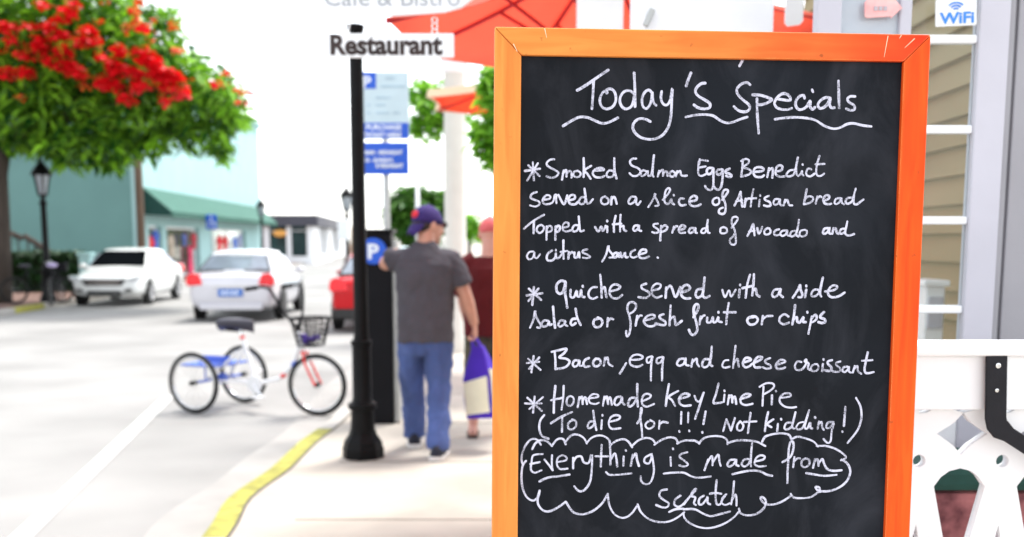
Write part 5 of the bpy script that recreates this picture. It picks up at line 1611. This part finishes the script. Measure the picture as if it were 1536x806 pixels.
MB().lathe([(rr * 1.05, 3.76), (rr * 1.3, 3.86), (rr * 1.3, 3.95), (rr * .2, 3.96)], (0, 0, 0), 28).build('capital', M['white'], oc, smooth=True, angle=40)

# lapped siding wall, seen through the glazed door
sw = thing('siding_wall', 'tan clapboard wall seen through the glazed porch door', 'wall', (2.0, 5.0, 0))
mb = MB(); E_ = .120; prof = [(0.10, 0.0)]
for i in range(34): prof += [(0.0, i * E_ + .001), (.024, (i + 1) * E_)]
prof += [(.10, 34 * E_)]
mb.prism(prof, lambda a, b_, c: Vector((1.80 + a + .03 * (c - 2.95), c, b_)), 2.98, 7.4)
mb.build('clapboards', M['siding'], sw, world=True)

DY = 2.75
def dx(u): return at(u, 260, DY).x
def dz(v): return at(1400, v, DY).z
gd = thing('glazed_door', 'white glazed porch door with small panes to the right of the chalkboard', 'door', ((dx(1230) + dx(1498)) / 2, DY, 0))
ztop, zsill = dz(-210), dz(600)
def dbox(nm, u0, u1, za, zb, y0=-.022, y1=.022, m='white', parent=gd, bev=.004):
    return MB().box(((dx(u0) + dx(u1)) / 2, DY + (y0 + y1) / 2, (za + zb) / 2), (dx(u1) - dx(u0), y1 - y0, zb - za)).build(nm, M[m], parent, world=True, bevel=bev)
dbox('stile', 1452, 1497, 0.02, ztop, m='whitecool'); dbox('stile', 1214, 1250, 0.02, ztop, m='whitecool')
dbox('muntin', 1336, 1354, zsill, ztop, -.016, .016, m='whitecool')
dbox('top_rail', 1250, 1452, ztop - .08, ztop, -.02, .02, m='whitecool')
for v in (-75, 60, 195, 331, 464):
    for u0, u1 in ((1250, 1336), (1354, 1452)):
        dbox('muntin', u0, u1, dz(v) - .010, dz(v) + .010, -.015, .015, m='white')
dbox('lower_panel', 1250, 1452, .02, zsill, -.018, .018, m='white')
rows = [ztop - .08, dz(-75), dz(60), dz(195), dz(331), dz(464), zsill]
for i in range(6):
    dbox('pane', 1250, 1336, rows[i + 1] + .002, rows[i] - .002, -.002, .002, 'glasspale', bev=0)
    dbox('pane', 1354, 1452, rows[i + 1] + .002, rows[i] - .002, -.002, .002, 'glass', bev=0)
gy = thing('panelled_door', 'grey panelled door at the right edge, beside the glazed door', 'door', (dx(1600), DY + .03, 0))
dbox('slab', 1499, 1760, 0.02, ztop, .01, .05, 'greydoor', gy)
dbox('batten', 1499, 1509, 0.02, ztop, -.004, .009, 'greydoor', gy); dbox('batten', 1514, 1700, .02, ztop, -.001, .0085, 'greydoor', gy)
# wifi sign
wf = thing('wifi_sign', 'small white WiFi sign with blue letters on the glazed door', 'sign', (dx(1415), DY - .03, dz(43)))
MB().box((0, 0, (dz(3) - dz(43)) / 2), (dx(1445) - dx(1385), .006, dz(3) - dz(43))).build('card', M['signwhite'], wf, bevel=.003)
S_ = (dz(3) - dz(43)) / 40.0
tm = MB(); text_mesh(tm, 'WiFi', 22 * S_ * 1.05, facing((-27 * S_, -.0045, 4 * S_)), bold=.0011, sx=1.0)
x_ = [v.x for v in tm.v]; w_ = max(x_) - min(x_)
for v in tm.v: v.x = -26 * S_ + (v.x - min(x_)) * 53 * S_ / w_
for r_ in (4.5, 9.5, 14.5):
    pts = [Vector((-1 * S_ + r_ * S_ * math.sin(a), -.0045, 22 * S_ + r_ * S_ * math.cos(a) * .86)) for a in [R(-48 + 96 * i / 12) for i in range(13)]]
    tm.tube(pts, 1.15 * S_, 6)
tm.build('lettering', M['wifiblue'], wf)
wf.rotation_euler = (0, R(-2.5), 0)
# pink arrow tag on the pale pane
tg = thing('arrow_tag', 'pale pink arrow shaped tag on the blue-grey pane of the glazed door', 'sign', (dx(1309), DY - .022, dz(30)))
k = (dx(1337) - dx(1283)) / 54.0
MB().prism([(-26 * k, 2 * k), (-23 * k, 0), (12 * k, 2 * k), (12 * k, -1 * k), (28 * k, 14 * k), (14 * k, 30 * k), (13 * k, 26 * k), (-24 * k, 25 * k), (-27 * k, 22 * k)], lambda a, b_, c: Vector((a, c, b_)), -.003, .003).build('card', M['pink'], tg, bevel=.001)
m_ = MB()
for x in (-11, -4, 3): m_.box((x * k, -.0045, 13 * k), (5 * k, .002, 6 * k))
m_.build('faint_print', mat('grey_pink_print', (.45, .42, .46), .7), tg)
# card hanging from the red umbrella's edge
hc = at(1191, 20, 3.9)
hg_ = thing('hanging_card', 'blank white card hanging just right of the wide white pillar', 'sign', (hc.x, 3.9, at(1191, 40, 3.9).z))
w = at(1205, 20, 3.9).x - at(1178, 20, 3.9).x
MB().prism([(-w / 2, .012), (-w / 2 + .01, 0), (w / 2 - .01, .006), (w / 2, .018), (w / 2 - .002, .34), (-w / 2 + .002, .34)], lambda a, b_, c: Vector((a, c, b_)), -.004, .004).build('card', M['white'], hg_)
cd = MB(); cd.tube([(0, 0, .34), (0, 0, .56)], .003, 6); cd.tube([(-.42, 0, .56), (.06, 0, .56)], .009, 8); cd.build('cord', M['steel'], hg_)
# cabinet behind the glass
ca_ = at(1404, 430, 4.1); cb_ = thing('cabinet', 'small white cabinet seen low through the glazed door', 'cabinet', (ca_.x, 4.1, 0))
MB().box((0, .1, ca_.z / 2), (.075, .2, ca_.z)).build('case', M['white'], cb_, bevel=.006)
MB().box((0, .1, ca_.z + .012), (.10, .23, .024)).build('top', M['white'], cb_, bevel=.006)
MB().box((0, -.006, ca_.z - .10), (.058, .010, .12)).build('drawer', M['whitecool'], cb_, bevel=.003)
# cushioned bench behind the railing
bq = at(1440, 740, 2.45)
bn = thing('cushioned_bench', 'bench with dark green cushion and maroon floral cloth behind the white railing', 'bench', (bq.x + .3, 2.5, 0))
zc = at(1440, 738, 2.4).z; zt_ = at(1440, 700, 2.4).z
MB().box((bq.x + .3, 2.52, zc / 2), (1.5, .22, zc - .004)).build('floral_cloth', M['floral'], bn, world=True, bevel=.02)
MB().box((bq.x + .3, 2.52, (zc + zt_) / 2), (1.52, .25, zt_ - zc)).build('cushion', M['greencloth'], bn, world=True, bevel=.018)

# ------------------------------------------------------------------ sawn railing at the right
RY = 2.10
def rx(u): return at(u, 640, RY).x
def rz_(v): return at(1440, v, RY).z
rl = thing('porch_railing', 'white sawn-board porch railing right of the chalkboard, with diamond cut-outs', 'railing', (rx(1480), RY, 0))
k = (rx(1505) - rx(1380)) / 125.0
ra_, rb_ = rx(1255) - 62.5 * k, rx(1880)
def rbox(nm, x0, x1, za, zb, y0, y1, bev=.004): return MB().box(((x0 + x1) / 2, RY + (y0 + y1) / 2, (za + zb) / 2), (x1 - x0, y1 - y0, zb - za)).build(nm, M['white'], rl, world=True, bevel=bev)
rbox('top_rail', ra_, rb_, rz_(531), rz_(513.5), -.052, .06, .008)
rbox('skirt_board', ra_, rb_, rz_(611.5), rz_(531.5), -.030, -.006, .003)
zb0 = rz_(900)
def baluster(uc):
    c = rx(uc)
    P_ = [(-62.5, 612), (62.5, 612), (62.5, 619)]
    def q(a, v): return (c + a * k, rz_(v))
    right = [(62.3, 619), (50, 633), (24.5, 650), (50, 668), (62.3, 681), (62.3, 702), (46, 706), (34, 715), (24, 729), (42, 806), (56, 868), (62.3, 872), (62.3, 900)]
    tri = [(22, 900), (8, 822), (0, 786), (-8, 822), (-22, 900)]
    outer = [q(a, v) for a, v in right] + [q(a, v) for a, v in tri] + [q(-a, v) for a, v in right[::-1]] + [q(-18, 606), q(-4, 606), q(-3, 620), q(7, 619), q(14, 615), q(17, 606)]
    cu = bpy.data.curves.new('baluster', 'CURVE'); cu.dimensions = '2D'; cu.fill_mode = 'BOTH'; cu.extrude = .0125
    def sp_(pts):
        s = cu.splines.new('POLY'); s.points.add(len(pts) - 1); s.use_cyclic_u = True
        for p_, (x, z) in zip(s.points, pts): p_.co = (x, z, 0, 1)
    sp_(outer)
    sp_([(c + 9.5 * k * math.cos(2 * math.pi * i / 24), rz_(691) + 9.5 * k * math.sin(2 * math.pi * i / 24)) for i in range(24)])
    o = bpy.data.objects.new('tmp', cu); col.objects.link(o)
    me = bpy.data.meshes.new_from_object(o.evaluated_get(bpy.context.evaluated_depsgraph_get()))
    bpy.data.objects.remove(o)
    for v in me.vertices: v.co = Vector((v.co.x, RY + .0075 - v.co.z, v.co.y)) - rl.location
    bm = bmesh.new(); bm.from_mesh(me); bmesh.ops.remove_doubles(bm, verts=bm.verts, dist=1e-5); bmesh.ops.recalc_face_normals(bm, faces=bm.faces); bm.to_mesh(me); bm.free()
    me.name = 'baluster'; me.materials.clear(); me.materials.append(M['white'])
    b_o = bpy.data.objects.new('baluster', me); col.objects.link(b_o); b_o.parent = rl
for uc in (1255, 1380, 1505, 1630, 1755): baluster(uc)
rbox('bottom_rail', ra_, rb_, zb0 - .09, zb0, -.03, .045)
for x in (ra_ - .05, rb_ + .05): rbox('post', x - .05, x + .05, 0, rz_(500), -.05, .05)

# black bent steel bracket screwed on the railing
bo = thing('bracket', 'black bent steel bracket screwed to the white railing skirt', 'bracket', (rx(1494), RY - .03, rz_(600)))
def bp(u, v): return at(u, v, RY - .04)
mb = MB(); w = 15.5 * k
path = [(1493.5, 533), (1493, 560), (1492.5, 600), (1492, 626), (1494, 637), (1500, 644), (1512, 652), (1536, 667.5), (1575, 693), (1640, 735)]
pts = [bp(u, v) for u, v in path]; rings = []
for i, p in enumerate(pts):
    t = (pts[min(i + 1, len(pts) - 1)] - pts[max(i - 1, 0)]).normalized(); n_ = Vector((0, -1, 0)); s_ = t.cross(n_).normalized()
    ww = w if i < 6 else w * .74
    rings.append([p + s_ * ww, p - s_ * ww, p - s_ * ww + n_ * .007, p + s_ * ww + n_ * .007])
mb.loft(rings); mb.build('strap', M['bracket'], bo, world=True, bevel=.002)
for u, v, r_ in ((1494.5, 548, 4.2), (1492.5, 585, 3.0)):
    p = bp(u, v) + Vector((0, -.0075, 0)); s_ = MB(); s_.lathe([(0, 0), (r_ * k, 0), (r_ * k * .9, -.0016), (r_ * k * .55, -.002), (r_ * k * .45, -.0008), (0, -.0008)], p, 18, 'y'); s_.build('screw', M['chrome'], bo, world=True, smooth=True, angle=30)

# ------------------------------------------------------------------ the chalkboard
BO = Vector((-.02567619, 1.63513046, 1.84463873)); BR = Vector((.99885417, .04707124, -.00863954)); BD = Vector((-.00687651, -.03748857, -.9992734)); BN = BR.cross(BD)
BW, FW = .66, .0403
def bf(a, b_, c): return BO + BR * a + BD * b_ + BN * c
def to_board(u, v, c=0.0):
    d = ray(u, v); o = Vector((0, 0, CAM_H)); q = o + d * ((BO + BN * c - o).dot(BN) / d.dot(BN)) - BO
    return q.dot(BR), q.dot(BD)
HB_ = 1.30; BE = BO.z / .9993 - .002
cb = thing('chalkboard', 'tall standing chalkboard in an orange wooden frame, covered in handwritten specials', 'chalkboard', (BO + BR * BW / 2 + BD * BE))
cb.location.z = 0
def wood(name, c1, c2, horiz, c3=None):
    m = bpy.data.materials.new(name); m.use_nodes = True; nt = m.node_tree; b_ = nt.nodes['Principled BSDF']
    tc = nt.nodes.new('ShaderNodeTexCoord'); mp = nt.nodes.new('ShaderNodeMapping'); mp.inputs['Scale'].default_value = (2.2, 30, 30) if horiz else (30, 30, 2.2)
    nt.links.new(tc.outputs['Object'], mp.inputs['Vector'])
    nz = nt.nodes.new('ShaderNodeTexNoise'); nz.inputs['Scale'].default_value = 2.0; nz.inputs['Detail'].default_value = 6; nz.inputs['Distortion'].default_value = .8
    nt.links.new(mp.outputs[0], nz.inputs['Vector'])
    n2 = nt.nodes.new('ShaderNodeTexNoise'); n2.inputs['Scale'].default_value = 9; n2.inputs['Detail'].default_value = 3; nt.links.new(tc.outputs['Object'], n2.inputs['Vector'])
    mx = nt.nodes.new('ShaderNodeMix'); mx.data_type = 'RGBA'; rp = nt.nodes.new('ShaderNodeValToRGB'); rp.color_ramp.elements[0].position = .3; rp.color_ramp.elements[1].position = .7
    nt.links.new(nz.outputs[0], rp.inputs[0]); nt.links.new(rp.outputs[0], mx.inputs[0]); mx.inputs[6].default_value = c1 + (1,); mx.inputs[7].default_value = c2 + (1,)
    last = mx.outputs[2]
    if c3:                                              # the colour runs redder towards one end of the rail
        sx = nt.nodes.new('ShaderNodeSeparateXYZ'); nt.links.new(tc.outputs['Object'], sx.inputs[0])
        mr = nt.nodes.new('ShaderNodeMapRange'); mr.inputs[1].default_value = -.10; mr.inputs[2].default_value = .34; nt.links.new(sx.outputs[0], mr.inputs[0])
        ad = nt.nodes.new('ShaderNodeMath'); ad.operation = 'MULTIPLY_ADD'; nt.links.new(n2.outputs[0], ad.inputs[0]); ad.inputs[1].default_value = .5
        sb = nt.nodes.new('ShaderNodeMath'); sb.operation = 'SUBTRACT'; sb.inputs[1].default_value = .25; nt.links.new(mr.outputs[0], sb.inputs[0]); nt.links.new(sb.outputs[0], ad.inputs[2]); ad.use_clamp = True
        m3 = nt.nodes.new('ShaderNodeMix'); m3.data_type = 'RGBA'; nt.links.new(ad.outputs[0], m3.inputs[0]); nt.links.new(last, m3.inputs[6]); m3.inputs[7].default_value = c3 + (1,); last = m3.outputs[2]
    m4 = nt.nodes.new('ShaderNodeMix'); m4.data_type = 'RGBA'; m4.blend_type = 'MULTIPLY'; m4.inputs[0].default_value = .35; nt.links.new(last, m4.inputs[6]); nt.links.new(n2.outputs['Color'], m4.inputs[7]) if False else None
    m4.inputs[7].default_value = (1, 1, 1, 1)
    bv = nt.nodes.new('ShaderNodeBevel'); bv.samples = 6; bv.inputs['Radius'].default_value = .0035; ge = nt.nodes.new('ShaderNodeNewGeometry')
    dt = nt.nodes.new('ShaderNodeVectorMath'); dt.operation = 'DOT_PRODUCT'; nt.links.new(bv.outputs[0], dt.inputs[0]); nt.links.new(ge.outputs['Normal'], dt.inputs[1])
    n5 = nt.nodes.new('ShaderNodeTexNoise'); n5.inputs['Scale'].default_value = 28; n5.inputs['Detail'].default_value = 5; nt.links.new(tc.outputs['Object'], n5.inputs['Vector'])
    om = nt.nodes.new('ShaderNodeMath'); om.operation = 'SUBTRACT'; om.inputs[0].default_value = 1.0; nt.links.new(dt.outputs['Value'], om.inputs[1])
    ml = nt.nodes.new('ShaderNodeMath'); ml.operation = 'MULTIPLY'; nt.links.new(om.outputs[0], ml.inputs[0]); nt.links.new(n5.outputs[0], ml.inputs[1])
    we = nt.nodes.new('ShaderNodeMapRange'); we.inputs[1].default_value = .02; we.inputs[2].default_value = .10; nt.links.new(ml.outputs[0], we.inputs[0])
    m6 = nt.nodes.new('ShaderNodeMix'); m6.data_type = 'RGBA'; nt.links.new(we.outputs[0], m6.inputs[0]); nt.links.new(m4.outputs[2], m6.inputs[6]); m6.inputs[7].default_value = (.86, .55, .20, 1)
    sr = nt.nodes.new('ShaderNodeValToRGB'); sr.color_ramp.elements[0].position = .70; sr.color_ramp.elements[0].color = (0, 0, 0, 1); sr.color_ramp.elements[1].position = .78; sr.color_ramp.elements[1].color = (.55, .55, .55, 1)
    n6 = nt.nodes.new('ShaderNodeTexNoise'); n6.inputs['Scale'].default_value = 75; n6.inputs['Detail'].default_value = 3; nt.links.new(tc.outputs['Object'], n6.inputs['Vector']); nt.links.new(n6.outputs[0], sr.inputs[0])
    m7 = nt.nodes.new('ShaderNodeMix'); m7.data_type = 'RGBA'; nt.links.new(sr.outputs[0], m7.inputs[0]); nt.links.new(m6.outputs[2], m7.inputs[6]); m7.inputs[7].default_value = (.16, .05, .015, 1); m4 = m7
    nt.links.new(m4.outputs[2], b_.inputs['Base Color']); b_.inputs['Roughness'].default_value = .5; b_.inputs['Specular IOR Level'].default_value = .15
    bp_ = nt.nodes.new('ShaderNodeBump'); bp_.inputs['Strength'].default_value = .18; bp_.inputs['Distance'].default_value = .002; nt.links.new(nz.outputs[0], bp_.inputs['Height']); nt.links.new(bp_.outputs[0], b_.inputs['Normal'])
    return m
g_ = .0006
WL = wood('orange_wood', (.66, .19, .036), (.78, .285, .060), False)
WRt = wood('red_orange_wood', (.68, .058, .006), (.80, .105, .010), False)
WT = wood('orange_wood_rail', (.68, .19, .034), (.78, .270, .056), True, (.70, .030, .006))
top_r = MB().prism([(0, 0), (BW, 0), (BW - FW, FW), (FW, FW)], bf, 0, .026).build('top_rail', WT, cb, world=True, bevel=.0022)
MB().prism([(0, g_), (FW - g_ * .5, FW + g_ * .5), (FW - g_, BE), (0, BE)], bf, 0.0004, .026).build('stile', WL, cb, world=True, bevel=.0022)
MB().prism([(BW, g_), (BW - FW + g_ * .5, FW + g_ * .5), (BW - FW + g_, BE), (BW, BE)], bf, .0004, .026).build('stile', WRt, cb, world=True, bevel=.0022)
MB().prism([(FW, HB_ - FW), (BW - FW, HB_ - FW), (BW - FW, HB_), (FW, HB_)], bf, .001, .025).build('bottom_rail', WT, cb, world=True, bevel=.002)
sl = mat('slate_board', (.0060, .0078, .0116), .62, var=.3, scale=5, spec=.12)
nt = sl.node_tree                                      # wiped chalk dust over the slate
bs_ = nt.nodes['Principled BSDF']; old = bs_.inputs['Base Color'].links[0].from_socket
tc = nt.nodes.new('ShaderNodeTexCoord'); mp = nt.nodes.new('ShaderNodeMapping'); mp.inputs['Scale'].default_value = (1.0, 1, .55); mp.inputs['Rotation'].default_value = (0, R(20), 0); nt.links.new(tc.outputs['Object'], mp.inputs[0])
n1 = nt.nodes.new('ShaderNodeTexNoise'); n1.inputs['Scale'].default_value = 7; n1.inputs['Detail'].default_value = 8; n1.inputs['Roughness'].default_value = .62; n1.inputs['Distortion'].default_value = 1.2; nt.links.new(mp.outputs[0], n1.inputs['Vector'])
r1 = nt.nodes.new('ShaderNodeValToRGB'); r1.color_ramp.elements[0].position = .45; r1.color_ramp.elements[0].color = (0, 0, 0, 1); r1.color_ramp.elements[1].position = .80; r1.color_ramp.elements[1].color = (.04, .04, .04, 1); nt.links.new(n1.outputs[0], r1.inputs[0])
m1 = nt.nodes.new('ShaderNodeMix'); m1.data_type = 'RGBA'; nt.links.new(r1.outputs[0], m1.inputs[0]); nt.links.new(old, m1.inputs[6]); m1.inputs[7].default_value = (.55, .56, .68, 1); nt.links.new(m1.outputs[2], bs_.inputs['Base Color'])
pn = MB().prism([(FW - .004, FW - .004), (BW - FW + .004, FW - .004), (BW - FW + .004, HB_ - FW + .004), (FW - .004, HB_ - FW + .004)], bf, .0085, .016).build('slate', sl, cb, world=True)
# rear legs of the A-frame
for a_ in (.05, BW - .09):
    p0, p1 = bf(a_ + .02, .04, .045), bf(a_ + .02, BE, .62); p1.z = 0
    t = (p1 - p0).normalized(); s_ = BR; n_ = t.cross(s_)
    MB().loft([[p + s_ * x * .02 + n_ * y * .011 for x, y in ((-1, -1), (1, -1), (1, 1), (-1, 1))] for p in (p0, p1)]).build('rear_leg', WL, cb, world=True, bevel=.002)
for a_ in (.07, BW - .07):
    MB().lathe([(.006, -.02), (.006, .02)], bf(a_, .05, .033), 10, 'x').build('hinge', M['steel'], cb, world=True)
# chalk
chm = bpy.data.materials.new('chalk'); chm.use_nodes = True; nt = chm.node_tree; b_ = nt.nodes['Principled BSDF']; b_.inputs['Base Color'].default_value = (.60, .60, .72, 1); b_.inputs['Roughness'].default_value = .9; b_.inputs['Specular IOR Level'].default_value = .1
tc = nt.nodes.new('ShaderNodeTexCoord'); nz = nt.nodes.new('ShaderNodeTexNoise'); nz.inputs['Scale'].default_value = 520; nz.inputs['Detail'].default_value = 2; nt.links.new(tc.outputs['Object'], nz.inputs['Vector'])
n2 = nt.nodes.new('ShaderNodeTexNoise'); n2.inputs['Scale'].default_value = 55; n2.inputs['Detail'].default_value = 2; nt.links.new(tc.outputs['Object'], n2.inputs['Vector'])
ad = nt.nodes.new('ShaderNodeMath'); ad.operation = 'MULTIPLY_ADD'; ad.inputs[1].default_value = .9; nt.links.new(n2.outputs[0], ad.inputs[0]); nt.links.new(nz.outputs[0], ad.inputs[2])
mr = nt.nodes.new('ShaderNodeMapRange'); mr.inputs[1].default_value = .70; mr.inputs[2].default_value = 1.05; mr.inputs[3].default_value = .32; mr.inputs[4].default_value = 1.0; nt.links.new(ad.outputs[0], mr.inputs[0])
nt.links.new(mr.outputs[0], b_.inputs['Alpha'])
PXM = BW / 655.0
ns = 0
lines = {}
BREAKS = (205, 272, 320, 362, 402, 456, 508, 572, 612, 656)
for nm, ox, oy, sc, w, data in CHALK:
    for line in data.split('\n'):
        pts = [tuple(float(x) for x in q.split(',')) for q in line.split()]
        pts = catmull([(x / sc + ox, y / sc + oy) for x, y in pts], 6)
        ymid = sum(p[1] for p in pts) / len(pts)
        key = ('chalk_cloud', 0) if nm == 'cloud' and len(pts) > 60 else (('chalk_line', 20 + (ymid > 722)) if nm == 'cloud' else (('chalk_heading', 0) if ymid < 205 else ('chalk_line', sum(ymid > q for q in BREAKS))))
        mb = MB(); mb.x = (min(p[0] for p in pts), max(p[0] for p in pts)); lines.setdefault(key, []).append(mb)
        P2 = [Vector(to_board(p[0], p[1], .0085)) for p in pts]
        ns += 1; c0 = .0082 - (ns % 60) * 4e-6
        n = len(P2); hw0 = w * PXM * .475 * random.uniform(.88, 1.06)
        if ox == 830 and oy == 90 and ns == 1: hw0 *= 1.15
        L, Rr = [], []
        for i, p in enumerate(P2):
            t = (P2[min(i + 1, n - 1)] - P2[max(i - 1, 0)]); t = t.normalized() if t.length > 1e-9 else Vector((1, 0))
            h = hw0 * (1 + .22 * noise.noise(Vector((p.x * 60, p.y * 60, ns))))
            L.append(p + Vector((-t.y, t.x)) * h); Rr.append(p - Vector((-t.y, t.x)) * h)
        base_ = len(mb.v)
        for i in range(n):
            cc = c0 - i * 2e-6
            mb.v += [bf(L[i].x, L[i].y, cc), bf(Rr[i].x, Rr[i].y, cc)]
        for i in range(n - 1): mb.f.append([base_ + 2 * i, base_ + 2 * i + 1, base_ + 2 * i + 3, base_ + 2 * i + 2])
        for i, sgn in ((0, -1), (n - 1, 1)):            # round ends
            p = P2[i]; t = (P2[min(i + 1, n - 1)] - P2[max(i - 1, 0)]).normalized() if n > 1 else Vector((1, 0)); nn = Vector((-t.y, t.x)); h = (L[i] - p).length
            k0 = len(mb.v); cc = c0 - i * 2e-6
            arc = [p + nn * h * math.cos(math.pi * j / 6) + t * sgn * h * math.sin(math.pi * j / 6) for j in range(7)]
            mb.v += [bf(q.x, q.y, cc) for q in arc]; mb.f.append([k0 + j for j in range(7)])
inv = parent_mat(pn).inverted()
NAMES = {'chalk_heading': 'chalk_heading', 'chalk_line': 'chalk_word', 'chalk_cloud': 'chalk_cloud'}
for (nm, _), strokes in lines.items():
    words_, hi = [], None
    for q in sorted(strokes, key=lambda q: q.x[0]):
        if hi is None or q.x[0] - hi > 7.5: words_.append(MB()); hi = q.x[1]
        words_[-1].add(q.v, q.f); hi = max(hi, q.x[1])
    for mb in words_:
        nm2 = NAMES[nm]
        me = bpy.data.meshes.new(nm2); me.from_pydata([tuple(inv @ v) for v in mb.v], [], mb.f); me.materials.append(chm)
        o = bpy.data.objects.new(nm2, me); col.objects.link(o); o.parent = pn
# old scratches in the top rail
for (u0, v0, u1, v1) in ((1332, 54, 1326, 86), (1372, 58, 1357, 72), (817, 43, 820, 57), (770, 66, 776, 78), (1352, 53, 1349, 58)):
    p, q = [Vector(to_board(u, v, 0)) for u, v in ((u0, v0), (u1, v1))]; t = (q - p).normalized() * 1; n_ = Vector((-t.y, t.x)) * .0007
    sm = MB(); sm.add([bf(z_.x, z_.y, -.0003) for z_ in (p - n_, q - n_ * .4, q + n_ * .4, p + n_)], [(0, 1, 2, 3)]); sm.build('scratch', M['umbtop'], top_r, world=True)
